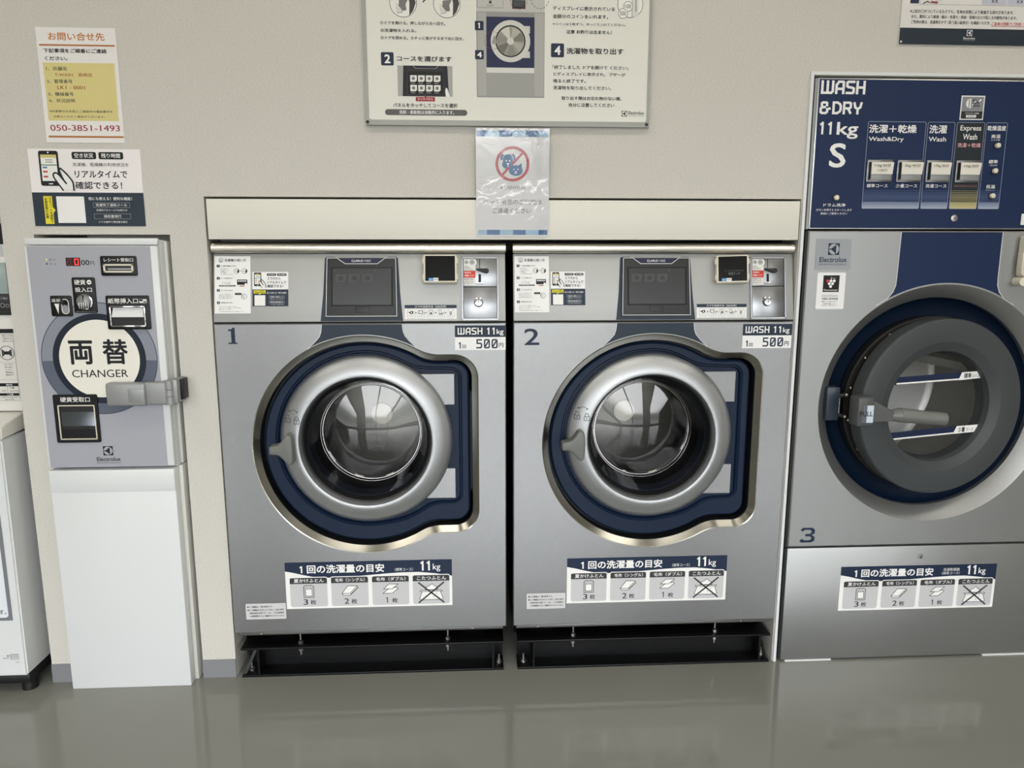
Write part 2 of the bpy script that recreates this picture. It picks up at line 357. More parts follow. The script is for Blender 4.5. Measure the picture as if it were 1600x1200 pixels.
# ------------------------------------------------------------------ shared prints
def capacity(name, parent, u0, v0, W, H, y, twin):
    """the 'how much fits in one wash' sticker"""
    k = Ink((0, y, 0)); X = lambda u: u0 + u * W; Y = lambda v: v0 + (1 - v) * H
    k.slab(u0, v0, u0 + W, v0 + H, .0006, ink(WHT))
    wave = [(0, .19), (.05, .225), (.1, .27), (.16, .315), (.22, .34), (.3, .345), (.4, .33), (.5, .305), (.6, .28), (.7, .262), (.8, .262), (.9, .3), (1, .36)]
    for (a, b), (c, d) in zip(wave, wave[1:]): k.poly([(X(a), Y(0)), (X(a), Y(b)), (X(c), Y(d)), (X(c), Y(0))], NAVY, 1)
    k.stroke('1', X(.085), Y(.235), X(.108), Y(.085), WHT, .19); k.text('回の洗濯量の目安', X(.13), Y(.245), X(.592), Y(.065), WHT, 2, .028)
    if twin:
        k.text('洗濯乾燥機', X(.655), Y(.15), X(.76), Y(.08), WHT, 2, 0); k.text('（標準コース）', X(.648), Y(.23), X(.762), Y(.165), WHT, 2, 0)
    else: k.text('（標準コース）', X(.655), Y(.235), X(.765), Y(.165), WHT, 2, 0)
    k.stroke('11', X(.808), Y(.235), X(.872), Y(.03), WHT, .21, .42); k.text('kg', X(.884), Y(.26), X(.93), Y(.09), WHT, 2, .008)
    for i, (t, n) in enumerate((('夏かけふとん', '3'), ('毛布（シングル）', '2'), ('毛布（ダブル）', '1'), ('こたつふとん', ''))):
        a = .025 + i * .2455; b = a + .222
        k.poly(k.rr(X(a - .004), Y(.40), X(b + .004), Y(.318), .006), WHT, 1.6)
        k.rrect(X(a), Y(.958), X(b), Y(.335), .006, LG, 2); k.poly(k.rr(X(a), Y(.42), X(b), Y(.335), .005) , CHAR, 2.5)
        k.rect(X(a), Y(.462), X(b), Y(.40), CHAR, 2.6)
        k.text(t, X(a + .025), Y(.437), X(b - .02), Y(.357), WHT, 3, .014)
        if n:
            if n == '1': k.stroke('1', X(a + .080), Y(.915), X(a + .096), Y(.795), BLK, .13, l=3)
            else: k.text(n, X(a + .076), Y(.915), X(a + .104), Y(.795), BLK, 3, .006)
            k.text('枚', X(a + .118), Y(.915), X(a + .153), Y(.81), BLK, 3, .014)
        cx = a + .111; iu, iv, ic = (.12, .18, .715) if i == 3 else (.1, .13, .63); P = lambda q: [(X(cx + p * iu), Y(ic - r * iv)) for p, r in q]; lw = .0014
        def shape(q, c=WHT, w=lw, l=3):
            k.poly(P(q), c, l); k.line(P(q + q[:1]), w, BLK, l + .5)
        if i == 0:
            shape([(-.3, -1), (.3, -1), (.3, .8), (.22, 1), (-.22, 1), (-.3, .8)], LG); shape([(-.2, -.75), (.2, -.75), (.2, .45), (-.2, .45)], WHT, lw, 4)
            shape([(-.25, .7), (-.12, .7), (-.12, .95), (-.25, .95)], WHT, .0009, 4); shape([(.12, .7), (.25, .7), (.25, .95), (.12, .95)], WHT, .0009, 4)
        elif i == 1:
            shape([(-.48, -.45), (-.4, -.75), (.02, -.75), (.5, .5), (.46, .75), (.36, .8), (-.12, .8)], WHT); k.line(P([(-.48, -.45), (.0, -.45), (.42, .72)]), lw, BLK, 4); k.line(P([(.04, -.6), (.48, .6)]), lw * .8, BLK, 4)
        elif i == 2:
            shape([(-.46, -.6), (.1, -.6), (.45, .2), (.4, .4), (-.1, .2)], WHT); shape([(-.42, .15), (-.1, .95), (.46, .95), (.1, .15)], WHT, lw, 4)
        else:
            shape([(-.55, .15), (.55, .15), (.55, .3), (-.55, .3)], WHT); shape([(-.46, .15), (.46, .15), (.6, -.75), (.5, -.85), (-.5, -.85), (-.6, -.75)], WHT)
            shape([(-.3, .35), (.3, .35), (.34, .6), (.15, .85), (.05, 1.1), (-.1, .85), (-.3, .62)], WHT); 
            for p, r in ((-.2, -.3), (.1, -.5), (.25, -.1), (-.05, -.1)): k.circ(*P([(p, r)])[0], .0012, BLK, 4, 8)
            k.line(P([(-.62, 1.2), (.62, -1.15)]), .0042, CHAR, 5); k.line(P([(-.62, -1.15), (.62, 1.2)]), .0042, CHAR, 5)
    return k.build(name, parent)
def phone_icon(k, u0, v1, w, h):
    """a phone held by a line-drawn hand"""
    U = lambda a: u0 + a * w; V = lambda b: v1 - b * h
    k.rrect(U(0), V(1), U(.6), V(0), w * .07, BLK, 2); k.rect(U(.06), V(.86), U(.54), V(.11), (236, 236, 232), 3)
    k.rect(U(.06), V(.2), U(.54), V(.11), (206, 196, 120), 4); k.rect(U(.06), V(.42), U(.54), V(.39), (96, 140, 124), 4)
    for b, c in ((.5, (90, 130, 170)), (.62, (196, 70, 72)), (.76, (196, 70, 72))): k.rect(U(.1), V(b), U(.24), V(b - .05), c, 4)
    for b in (.27, .33): k.rect(U(.2), V(b), U(.42), V(b - .02), (120, 120, 120), 4)
    hand = [(.66, 1.12), (.52, .92), (.40, .74), (.41, .64), (.50, .62), (.60, .70), (.78, .93), (.77, .92), (.62, .70), (.60, .50), (.66, .50), (.84, .68), (.98, .86), (1, .95), (1, 1.12)]
    for _ in range(3):   # round the outline of the hand
        hand = [hand[0]] + [q for (a, b), (c, d) in zip(hand, hand[1:]) for q in ((a * .75 + c * .25, b * .75 + d * .25), (a * .25 + c * .75, b * .25 + d * .75))] + [hand[-1]]
    k.poly([(U(a), V(b)) for a, b in hand], WHT, 5); k.line([(U(a), V(b)) for a, b in hand], w * .045, BLK, 6)
    k.rrect(U(.24), V(.955), U(.37), V(.925), h * .012, WHT, 3); k.circ(U(.3), V(.05), w * .025, WHT, 3, 10)
def logo(k, cx, v0, h, c, bgc, l=2, word=True):
    """square emblem with the winged disc and the word under it; h = height of the square"""
    k.rect(cx - h / 2, v0, cx + h / 2, v0 + h, c, l); cy = v0 + h / 2
    k.circ(cx, cy, h * .46, bgc, l + 1, 28); k.rect(cx + h * .12, cy - h * .46, cx + h * .19, cy + h * .46, c, l + 2)
    k.poly([(cx - h * .3, cy), (cx + h * .13, cy + h * .33), (cx + h * .13, cy - h * .33)], c, l + 2)
    k.poly([(cx - h * .46, cy + h * .05), (cx - h * .46, cy - h * .05), (cx - h * .2, cy - h * .04), (cx - h * .2, cy + h * .04)], c, l + 2)
    if word:
        k.text('Electrolux', cx - h * 1.22, v0 - h * .62, cx + h * 1.22, v0 - h * .18, c, l, .012); k.text('P R O F E S S I O N A L', cx - h * 1.22, v0 - h * .88, cx + h * 1.22, v0 - h * .75, c, l, .006)

# ------------------------------------------------------------------ the two front-loading washers
PC = (.361, .6305)
def outline(d, R=.2862, xr=.6495, zt=.868, zb=.3955, rc=.062, N=110):
    R -= d; xr -= d; zt -= d; zb += d; rc = max(rc - d, .006); cx, cz = PC
    a1 = math.asin((zt - cz) / R); a2 = math.asin((zb - cz) / R); e = math.radians(7); pts = []
    A = lambda t: (cx + R * math.cos(t), cz + R * math.sin(t))
    def bez(p, q, r, n=7): return [((1 - t) ** 2 * p[0] + 2 * t * (1 - t) * q[0] + t * t * r[0], (1 - t) ** 2 * p[1] + 2 * t * (1 - t) * q[1] + t * t * r[1]) for t in [i / n for i in range(n)]]
    j1 = A(a1); j2 = A(a2); s1 = A(a1 + e); s2 = A(a2 - e)
    pts += bez((j1[0] + .03, zt), j1, s1)
    t0, t1 = a1 + e, 2 * PI + a2 - e
    pts += [A(t0 + (t1 - t0) * i / N) for i in range(N)]
    pts += bez(s2, j2, (j2[0] + .03, zb)); pts.append((j2[0] + .03, zb))
    pts += [(xr - rc + rc * math.cos(math.radians(-90 + 90 * i / 10)), zb + rc + rc * math.sin(math.radians(-90 + 90 * i / 10))) for i in range(11)]
    pts += [(xr - rc + rc * math.cos(math.radians(90 * i / 10)), zt - rc + rc * math.sin(math.radians(90 * i / 10))) for i in range(11)]
    return pts
RING = [(.212, .045), (.2195, .038), (.2205, .031), (.2190, .0245), (.2145, .0175), (.207, .0105), (.198, .005), (.188, .0005), (.179, -.0022), (.173, -.0032), (.1695, -.0022), (.1672, .0010), (.166, .006), (.165, .02)]
def dome(r):   # outside face of the glass: round in the middle, straight flanks
    return .1185 - .21 * (.127 - r) if r > .062 else .1185 - .21 * .065 - .21 / .124 * (.062 ** 2 - r * r)
def ring_y(r):
    for (a, y), (b, z) in zip(RING[2:], RING[3:]):
        if b <= r <= a: return y + (z - y) * (a - r) / (a - b)
    return 0
DC = (.361, .6435)   # centre of the round door
def circle(c, r, n=96): return [(c[0] + r * math.cos(2 * PI * i / n), c[1] + r * math.sin(2 * PI * i / n)) for i in range(n)]
def at(pts, y): return [(x, y, z) for x, z in pts]

def washer(dx, num):
    global OX; OX = dx
    lab = {1: 'silver front-loading washer marked 1 under the left end of the white fascia board', 2: 'silver front-loading washer marked 2 between washer 1 and the tall machine'}[num]
    R = thing('washing_machine', lab, 'washing machine', (dx + .36, .33, .084), 'washers under the fascia board')
    # cabinet
    b = MB(); b.box(.003, .006, .022, .69, .118, .946, M_dark).box(.714, .717, .022, .69, .118, .946, M_dark).box(.003, .006, .058, .69, .946, 1.118, M_dark).box(.714, .717, .058, .69, .946, 1.118, M_dark).box(.003, .717, .687, .69, .118, 1.118, M_dark)
    b.box(.003, .717, .04, .69, 1.118, 1.128, M_dark).box(.003, .717, .03, .69, .116, .122, M_dark)
    for x in (.05, .60): b.box(x, x + .07, .12, .6, .084, .117, M_black)
    b.build('cabinet', R)
    # lower front sheet with the stamped opening
    f = MB(); O = outline(0); O1 = outline(.0025); O2 = outline(.0165); z0, z1 = .1275, .9475
    f.fill([[(.0025, z0 + .0025), (.7175, z0 + .0025), (.7175, z1 - .0025), (.0025, z1 - .0025)], O], 0, M_steel)
    oc = [(.0025, z0 + .0025), (.7175, z0 + .0025), (.7175, z1 - .0025), (.0025, z1 - .0025)]; od = [(0, z0), (.72, z0), (.72, z1), (0, z1)]
    f.strip(at(oc, 0), at(od, .0025), M_steel); f.strip(at(od, .0025), at(od, .022), M_steel)
    f.strip(at(O, 0), at(O1, .0012), M_cham); f.strip(at(O1, .0012), at(O2, .0145), M_cham)
    f.strip(at(O2, .0145), at(outline(.017), .0175), M_cham); f.strip(at(outline(.017), .0175), at(outline(.017), .052), M_black)
    f.build('front_panel', R)
    # neck print above the opening
    k = Ink((0, 0, 0)); cx, cz = PC
    arc = [(cx + .2885 * math.cos(math.radians(a)), cz + .2885 * math.sin(math.radians(a))) for a in range(61, 120, 2)]
    Lf = [(.226, .8835), (.246, .903), (.2565, .915), (.2605, .927), (.2625, .9445)]; Rt = [(.4605, .9445), (.4625, .927), (.467, .915), (.477, .903), (.497, .8835)]
    k.fill([[p for p in Lf] + [p for p in Rt] + [p for p in arc if .226 < p[0] < .497]], -.0002, M_navypaint)
    k.line(Lf, .0016, (206, 208, 210), 2); k.line(Rt, .0016, (206, 208, 210), 2)
    k.build('front_print', R); k = Ink((0, 0, 0))
    if num == 1:
        k.poly([(.0335, .8975), (.0555, .8975), (.0555, .9005), (.0505, .9015), (.0505, .938), (.0455, .938), (.043, .9345), (.0345, .9335), (.0345, .9295), (.041, .9295), (.041, .9015), (.0335, .9005)], NAVY)
    else: k.text('2', .0275, .890, .066, .932, NAVY, 1, .012)
    k.build('number_print', R)
    MB().fill([circle(PC, .30), circle(DC, .165)], .0525, M_black).build('recess_liner', R)
    # moulded navy panel the door sits in
    d = MB(); A = [outline(.0245), outline(.0230), outline(.0240), outline(.0285)]
    d.strip(at(A[0], .05), at(A[1], .04), M_navy); d.strip(at(A[1], .04), at(A[2], .034), M_navy); d.strip(at(A[2], .034), at(A[3], .030), M_navy)
    kw = dict(R=.2315, xr=.604, zt=.829, zb=.4665, rc=.026); K0, K1, K2, K3 = outline(-.003, **kw), outline(0, **kw), outline(.003, **kw), outline(.006, **kw)
    def shift(P): return [(x, z + .0115) for x, z in P]
    # the ridge is centred a little higher than the opening
    K0, K1, K2, K3 = [[(x, z + .0115 * max(0, min(1, (.53 - x) / .12))) for x, z in K] for K in (K0, K1, K2, K3)]
    d.fill([A[3], K0], .030, M_navy)
    d.strip(at(K0, .030), at(K1, .0335), M_navy); d.strip(at(K1, .0335), at(K2, .0325), M_navy); d.strip(at(K2, .0325), at(K3, .040), M_navy)
    d.fill([K3, circle(DC, .172)], .040, M_navy)
    d.build('door_surround', R)
    for z0, z1 in ((.732, .8135), (.4805, .562)):
        zs = [z0 + (z1 - z0) * i / 8 for i in range(9)]; pts = [(.588, z0), (.588, z1)] + [(DC[0] + math.sqrt(.204 ** 2 - (z - DC[1]) ** 2), z) for z in zs[::-1]]
        h = MB(); h.prism(pts, .0315, .05, M_steel, .0012); h.build('hinge_block', R, 8)
    # drum
    m = MB(); m.lathe([(.20, .150), (.262, .158), (.27, .175), (.27, .335), (.262, .350), (.20, .356), (.10, .360), (.04, .358)], DC[0], DC[1], M_drum, 96)
    m.disc(DC[0], DC[1], .05, .3585, M_drum); m.lathe([(.20, .150), (.15, .128)], DC[0], DC[1], M_rub, 72)
    dr = m.build('drum', R)
    MB().lathe([(.032, .357), (.032, .351), (.029, .349), (.0004, .3485)], DC[0], DC[1], M_hub, 40).build('hub', dr)
    for a in (-88, 32, 152):
        q = MB(); q.prism([(-.035, -.268), (.035, -.268), (.026, -.215), (.012, -.198), (-.012, -.198), (-.026, -.215)], .165, .335, M_rub if a == -88 else M_drum, .006)
        c, s = math.cos(math.radians(a + 90)), math.sin(math.radians(a + 90))
        q.xf(lambda p: (DC[0] + p[0] * c - p[2] * s, p[1], DC[1] + p[0] * s + p[2] * c)); q.build('lifter', dr)
    # round door
    D = MB(); D.lathe(RING, DC[0], DC[1], M_ringm, 120)
    def padlock(u, v, open_):
        y = -.0035
        t = Ink((0, y, 0)); t.rframe(u - .0075, v - .012, u + .0075, v, .002, .0016, (74, 76, 76)); t.circ(u, v - .005, .0015, (74, 76, 76), 1, 10); t.rect(u - .0007, v - .009, u + .0007, v - .005, (74, 76, 76))
        t.ring(u, v + .003, .0036, .0052, (74, 76, 76), 1, 16, 0, 180 if not open_ else 150); t.rect(u - .0052, v, u - .0036, v + .003, (74, 76, 76))
        if not open_: t.rect(u + .0036, v, u + .0052, v + .003, (74, 76, 76))
        return t
    dr = D.build('door', R)
    t = padlock(.166, .707, True); t2 = padlock(.190, .7045, False); t.v = t.v; 
    base = len(t.v); t.add(t2.v, t2.f, t2.mats[0]); a = Ink((0, -.0035, 0)); a.ring(.181, .717, .0105, .0118, (74, 76, 76), 1, 20, 35, 150)
    a.poly([(.1675, .7225), (.1725, .7255), (.1685, .7275)], (74, 76, 76)); a.poly([(.188, .722), (.1925, .7215), (.1935, .7265)], (74, 76, 76)); t.add(a.v, a.f, a.mats[0]); t.xf(lambda p: (p[0], ring_y(math.hypot(p[0] - DC[0], p[2] - DC[1])) - .0006, p[2])); t.build('lock_symbols', dr)
    h = MB(); hp = [(.124, .6395), (.124, .6225), (.128, .620), (.142, .6195), (.150, .6155), (.158, .607), (.166, .597), (.172, .5925), (.178, .594), (.1815, .600), (.1825, .615), (.1835, .634), (.183, .655), (.1805, .666), (.174, .672), (.166, .670), (.160, .661), (.152, .6505), (.144, .6445), (.128, .642)]
    h.prism(hp, -.030, .002, M_handle, .005, 3); h.build('handle', dr)
    g = MB(); g.lathe([(.1652, .0155), (.163, .018), (.161, .0195), (.157, .034), (.155, .040)], DC[0], DC[1], [M_rub, M_black, M_black, M_black], 96)
    g.lathe([(.155, .040), (.1495, .062), (.147, .074), (.1415, .098), (.1385, .112), (.136, .128), (.135, .150)], DC[0], DC[1], [M_rubnavy, M_rubnavy, M_black, M_black, M_rub, M_rub], 96)
    g.build('gasket', dr)
    q = MB(); q.lathe([(.1535, .040), (.1445, .075), (.1345, .108), (.1318, .116), (.127, .1185)] + [(r, dome(r)) for r in (.1265, .122, .115, .105, .095, .085, .075, .066, .06, .055, .048, .04, .032, .024, .016, .008, .0005)], DC[0], DC[1], M_glass, 96)
    for r, y, tr in ((.1308, .1155, .0011), (.1348, .107, .0005)):  # thin chrome tubes added as the bright highlight on the edge of the glass
        n = 96; rows = [[(DC[0] + (r + tr * math.cos(s * PI / 3)) * math.cos(2 * PI * i / n), y - .001 + tr * math.sin(s * PI / 3), DC[1] + (r + tr * math.cos(s * PI / 3)) * math.sin(2 * PI * i / n)) for i in range(n)] for s in range(6)]
        for s_ in range(6): q.strip(rows[s_], rows[(s_ + 1) % 6], M_chrome)
    q.build('glass', dr)
    # lower flange with screws
    l = MB(); l.box(.009, .711, .010, .03, .1155, .1272, M_steel, .001); fl = l.build('lower_flange', R)
    for x in (.067, .628):
        MB().cyl((x, .0105, .1215), (x, .007, .1215), .0042, M_zinc, 14, .003).build('screw', fl)
    # leaning control panel
    zb, zt, yb, yt = .9515, 1.1175, 0, .030; Lh = math.hypot(zt - zb, yt - yb); vy = ((0, (yt - yb) / Lh, (zt - zb) / Lh)); nn = (0, -(zt - zb) / Lh, (yt - yb) / Lh)
    def V(z): return (z - zb) * Lh / (zt - zb)
    def slope(off=0.0): return dict(org=tuple(Vector((0, yb, zb)) + Vector(nn) * off), vy=vy, n=nn)
    def lean(mb): return mb.xf(lambda p: tuple(Vector((p[0], yb, zb)) + Vector(vy) * p[2] + Vector(nn) * (-p[1])))
    c = MB(); c.box(.001, .719, 0, .02, 0, Lh, M_steelp, .0012); lean(c); cp = c.build('control_panel', R)
    n = Ink(**slope()); NP = [(.2605, V(.9525)), (.2675, V(1.02)), (.272, V(1.106)), (.276, V(1.1095)), (.296, V(1.1095)), (.303, V(1.1045)), (.421, V(1.1045)), (.428, V(1.1095)), (.448, V(1.1095)), (.452, V(1.106)), (.457, V(1.02)), (.4635, V(.9525))]
    n.poly(NP, M_navypaint, 1); n.build('panel_print', cp)
    # touch screen unit
    s = MB(); s.prism([(.2785, V(.9655)), (.2755, V(.963) + .001), (.279, V(1.106)), (.447, V(1.106)), (.449, V(.963) + .001), (.446, V(.9635))][1:5], -.008, 0, M_bezel, .002)
    lean(s); su = s.build('display', R)
    q = Ink(**slope(.0082))
    for a, b_ in ((((.2755), V(.9638)), (.279, V(1.1055))), ((.279, V(1.1055)), (.303, V(1.1055))), ((.303, V(1.1055)), (.323, V(1.0915))), ((.323, V(1.0915)), (.402, V(1.0915))), ((.402, V(1.0915)), (.421, V(1.1055))), ((.421, V(1.1055)), (.447, V(1.1055))), ((.447, V(1.1055)), (.449, V(.9638))), ((.449, V(.9638)), (.2755, V(.9638)))): q.line([a, b_], .0016, (214, 216, 218), 2)
    q.poly([(.304, V(1.105)), (.3235, V(1.0922)), (.4015, V(1.0922)), (.420, V(1.105))], (34, 38, 62), 1); q.text('CLARUS', .339, V(1.0958), .3665, V(1.1012), WHT, 3, .012); q.text('VIBE', .368, V(1.0958), .386, V(1.1012), (200, 202, 205), 3, 0)
    q.rect(.288, V(.988), .440, V(1.083), (12, 13, 14), 1); q.build('outline', su)
    p = Ink(**slope(.0092)); p.slab(.2925, V(.9915), .4355, V(1.080), .002, M_screen)
    for i in range(3):
        u = .299 + i * .0325; p.poly([(u, V(1.046)), (u + .021, V(1.046)), (u + .027, V(1.053)), (u + .027, V(1.066)), (u, V(1.066))], (72, 75, 75), 1)
        p.circ(u + .0135, V(1.056), .006, (54, 57, 57), 2, 20); p.rect(u + .002, V(1.040), u + .022, V(1.0412), (58, 60, 60), 1)
    p.circ(u + .032, V(1.074), .0018, (84, 87, 88), 1, 8); p.rect(.298, V(1.0735), .304, V(1.0748), (64, 67, 68), 1); p.build('screen', su)
    bt = MB(); bt.box(.3455, .3815, -.0092, -.007, V(.9725), V(.9870), M_bezel, .001); bt.box(.3455, .3815, -.0088, -.0082, V(.9824), V(.983), M_black); lean(bt); bt.build('button', su)
    # payment terminal
    ang = 0 if num == 1 else math.radians(-10)
    x0, x1, z0, z1 = (.516, .599, V(1.042), V(1.1105)) if num == 1 else (.514, .594, V(1.0405), V(1.1095))
    mx = (x0 + x1) / 2; tw = lambda mb: lean(mb.xf(lambda p: (mx + (p[0] - mx) * math.cos(ang) - (p[1] + .015) * math.sin(ang), -.015 + (p[0] - mx) * math.sin(ang) + (p[1] + .015) * math.cos(ang), p[2])))
    t = MB(); t.box(x0, x1, -.029, -.002, z0, z1, M_cream, .004, 3)
    for za in (z0 + .008, z1 - .022): t.box(x0 - .0022, x0 + .002, -.026, -.006, za, za + .014, M_cream, .001).box(x1 - .002, x1 + .0022, -.026, -.006, za, za + .014, M_cream, .001)
    t.box(mx - .02, mx + .02, -.006, .0, z0 + .01, z1 - .01, M_dark); tw(t); tp = t.build('payment_terminal', R)
    d = Ink((0, -.0292, 0)); d.rect(x0 + .005, z0 + .0045, x1 - .005, z1 - .0035, M_lcd, 0); u = x0 + .013; v = z0 + .0045
    d.rect(u, v, u + .012, v + .0075, (70, 140, 205), 1); d.rect(u + .012, v, u + .024, v + .0075, WHT, 1); d.text('QR決済', u + .013, v + .002, u + .0225, v + .0055, BLK, 2, .01); d.text('d払い', u + .0015, v + .002, u + .0105, v + .0055, WHT, 2, .01)
    if num == 2: d.text('スマホでのお支払いは', mx - .02, z0 + .0285, mx + .026, z0 + .0325, (92, 94, 96), 1, 0); d.text('画面タッチ', mx - .01, z0 + .020, mx + .018, z0 + .0265, (120, 122, 124), 1, 0)
    tw(d); d.build('terminal_screen', tp)
    # coin unit
    a, e = .6095, .7015
    if num == 2: a, e = .606, .698
    u = MB(); z0, z1 = V(.9535), V(1.1085)
    u.box(a, e, -.0045, 0, z0, z0 + .004, M_inox).box(a, e, -.0045, 0, z1 - .004, z1, M_inox).box(a, a + .004, -.0045, 0, z0, z1, M_inox).box(e - .0035, e, -.0045, 0, z0, z1, M_inox)
    u.box(a + .003, e - .003, -.0006, .0, z0 + .003, z1 - .003, M_black); lean(u); cu = u.build('coin_unit', R)
    def tilt(mb): return lean(mb)
    pl = MB(); pl.box(a + .005, e - .0045, -.0034, -.0008, V(1.0365), z1 - .005, M_inox, .0006); tilt(pl); cp_ = pl.build('coin_plate', cu)
    q = Ink((0, -.0036, 0)); xs = a + .0455; q.rect(xs - .0008, V(1.079), xs + .0008, V(1.1035), BLK, 1); q.rrect(xs - .0032, V(1.046), xs + .0032, V(1.067), .003, BLK, 1); tilt(q); q.build('coin_slot', cp_)
    lv = MB(); lv.prism([(xs - .009, V(1.0795)), (xs - .008, V(1.0765)), (xs + .012, V(1.069)), (xs + .018, V(1.068)), (xs + .0225, V(1.071)), (xs + .0225, V(1.077)), (xs + .018, V(1.080)), (xs + .012, V(1.0795))], -.011, -.004, M_dark, .001); tilt(lv); lv.build('return_lever', cp_)
    rim = MB(); rim.prism([(xs - .011, V(1.046)), (xs - .009, V(1.0425)), (xs + .009, V(1.0425)), (xs + .012, V(1.047)), (xs + .006, V(1.045)), (xs - .006, V(1.045))], -.009, -.0035, M_chrome, .0008); tilt(rim); rim.build('coin_lip', cp_)
    st = Ink((0, -.0037, 0)); st.rect(a + .006, V(1.0755), a + .035, V(1.1035), (228, 228, 224), 1); st.poly([(a + .035, V(1.087)), (a + .039, V(1.0945)), (a + .035, V(1.1035))], (228, 228, 224), 1)
    st.circ(a + .0125, V(1.096), .0052, (170, 172, 172), 2, 20); st.circ(a + .0265, V(1.096), .0066, (170, 172, 172), 2, 20); st.text('100', a + .009, V(1.0945), a + .016, V(1.0975), (110, 112, 112), 3); st.text('500', a + .0225, V(1.0945), a + .0305, V(1.0975), (110, 112, 112), 3)
    for i, tt in enumerate(('100円玉', '500円玉のみ', 'お釣りは出ません')): st.text(tt, a + .0075, V(1.0845 - i * .0035), a + .016 + i * .006, V(1.087 - i * .0035), BLK, 2, .01)
    st.rect(a + .0055, V(1.0575), a + .0345, V(1.0745), (206, 58, 44), 1); st.rect(a + .0055, V(1.0395), a + .0345, V(1.0575), (230, 228, 224), 1)
    st.text('両替は', a + .0075, V(1.068), a + .024, V(1.0725), WHT, 2, .01); st.text('両替機へどうぞ', a + .0075, V(1.0605), a + .031, V(1.0655), WHT, 2, .01)
    for i, tt in enumerate(('●硬貨投入後は', '返却できません', '●ご注意ください')): st.text(tt, a + .0075, V(1.0525 - i * .005), a + .030, V(1.0558 - i * .005), BLK, 2, .01)
    tilt(st); st.build('coin_sticker', cp_)
    dp = MB(); dp.box(a + .005, e - .0045, -.0034, -.0008, z0 + .005, V(1.034), M_inox, .0008); tilt(dp); dd = dp.build('cash_door', cu)
    lk = MB(); lx, lz = a + .042, V(.9965); lk.lathe([(.0115, -.0034), (.0115, -.006), (.0095, -.009), (.0088, -.0115), (.0004, -.0118)], lx, lz, M_chrome, 28); lk.lathe([(.0055, -.0119), (.0055, -.0128), (.0004, -.013)], lx, lz, M_zinc, 20); lk.box(lx - .0007, lx + .0007, -.0134, -.0128, lz - .004, lz + .004, M_black)
    lk.box(lx - .008, lx - .002, -.0105, -.0085, lz + .008, lz + .0125, M_chrome, .0006).box(lx + .002, lx + .008, -.0105, -.0085, lz + .008, lz + .0125, M_chrome, .0006); tilt(lk); lk.build('lock', dd)
    # stickers on the control panel
    s = Ink(**slope(.0007)); s.slab(.0035, V(.9715), .092, V(1.112), .0007, ink((238, 239, 238))); s.rframe(.0035, V(.9715), .092, V(1.112), .0006, .0006, (120, 122, 124), 1)
    X = lambda q: .0035 + q * .0885; Z = lambda q: V(.9715) + (1 - q) * (V(1.112) - V(.9715))
    s.rframe(X(.13), Z(.11), X(.24), Z(.04), .002, .0009, BLK, 1); s.ring(X(.18), Z(.082), .0016, .0026, BLK, 1, 14); s.text('洗濯機の使い方', X(.28), Z(.1), X(.87), Z(.052), BLK, 2, .012)
    for i, (tt, zz) in enumerate((('ドアを開け洗濯物を入れます', .175), ('コースを選びます', .387), ('コインを入れます', .595), ('洗濯物を取り出す', .808))):
        s.rrect(X(.07), Z(zz + .022), X(.15), Z(zz - .022), .0008, BLK, 1); s.text(str(i + 1), X(.096), Z(zz + .013), X(.125), Z(zz - .013), WHT, 2, .02) if i else s.stroke('1', X(.1), Z(zz + .013), X(.12), Z(zz - .013), WHT, .22); s.text(tt, X(.175), Z(zz + .012), X((.6, .5, .5, .5)[i]), Z(zz - .012), BLK, 2, .012)
    def small(z0, lines, x0=.17):
        for i, (tt, x1) in enumerate(lines): s.text(tt, X(x0), Z(z0 + i * .024 + .0085), X(x1), Z(z0 + i * .024 - .0085), (70, 72, 74), 2, .004)
    small(.222, (('①ドアを開ける。', .36), ('押しながら左へ回す。', .42), ('②洗濯物を入れる。', .36), ('③ドアを閉める。', .34), ('カチッと音がするまで右に回す', .52)))
    small(.455, (('パネルをタッチして', .46), ('コースを選択', .44)), .2); s.rrect(X(.13), Z(.528), X(.58), Z(.505), .0008, CHAR, 1); s.text('洗剤・柔軟剤は自動的に入ります', X(.17), Z(.523), X(.54), Z(.51), WHT, 2, 0)
    small(.66, (('ディスプレイに表示されている', .5), ('金額分のコインをいれます。', .46), ('コインは1枚ずつ入れてください。', .54), ('注意 お釣りは出ません！', .47)), .12)
    small(.875, (('「終了しました ドアを開けてください」', .62), ('とディスプレイに表示され、ブザーが鳴ると', .74), ('終了です。', .48)), .13); small(.958, (('取り出す際はお忘れ物のない様、充分に注意してください', .82),), .13)
    for uu in (.61, .83): s.ring(X(uu), Z(.262), .0058, .0066, BLK, 1, 24); s.poly([(X(uu) + .001, Z(.30)), (X(uu) + .0055, Z(.28)), (X(uu) + .0062, Z(.255)), (X(uu) + .004, Z(.228)), (X(uu) + .002, Z(.25))], CHAR, 1); s.circ(X(uu) - .0018, Z(.26), .0022, LG, 1, 12)
    s.line([(X(.70), Z(.262)), (X(.735), Z(.262))], .0009, BLK, 1); s.rect(X(.62), Z(.50), X(.9), Z(.41), BLK, 1)
    for i in range(4): s.rect(X(.645 + i * .06), Z(.445), X(.69 + i * .06), Z(.425), WHT, 2)
    s.poly([(X(.84), Z(.51)), (X(.83), Z(.475)), (X(.86), Z(.47)), (X(.9), Z(.49)), (X(.9), Z(.51))], WHT, 2); s.rect(X(.69), Z(.528), X(.83), Z(.514), (150, 60, 70), 2)
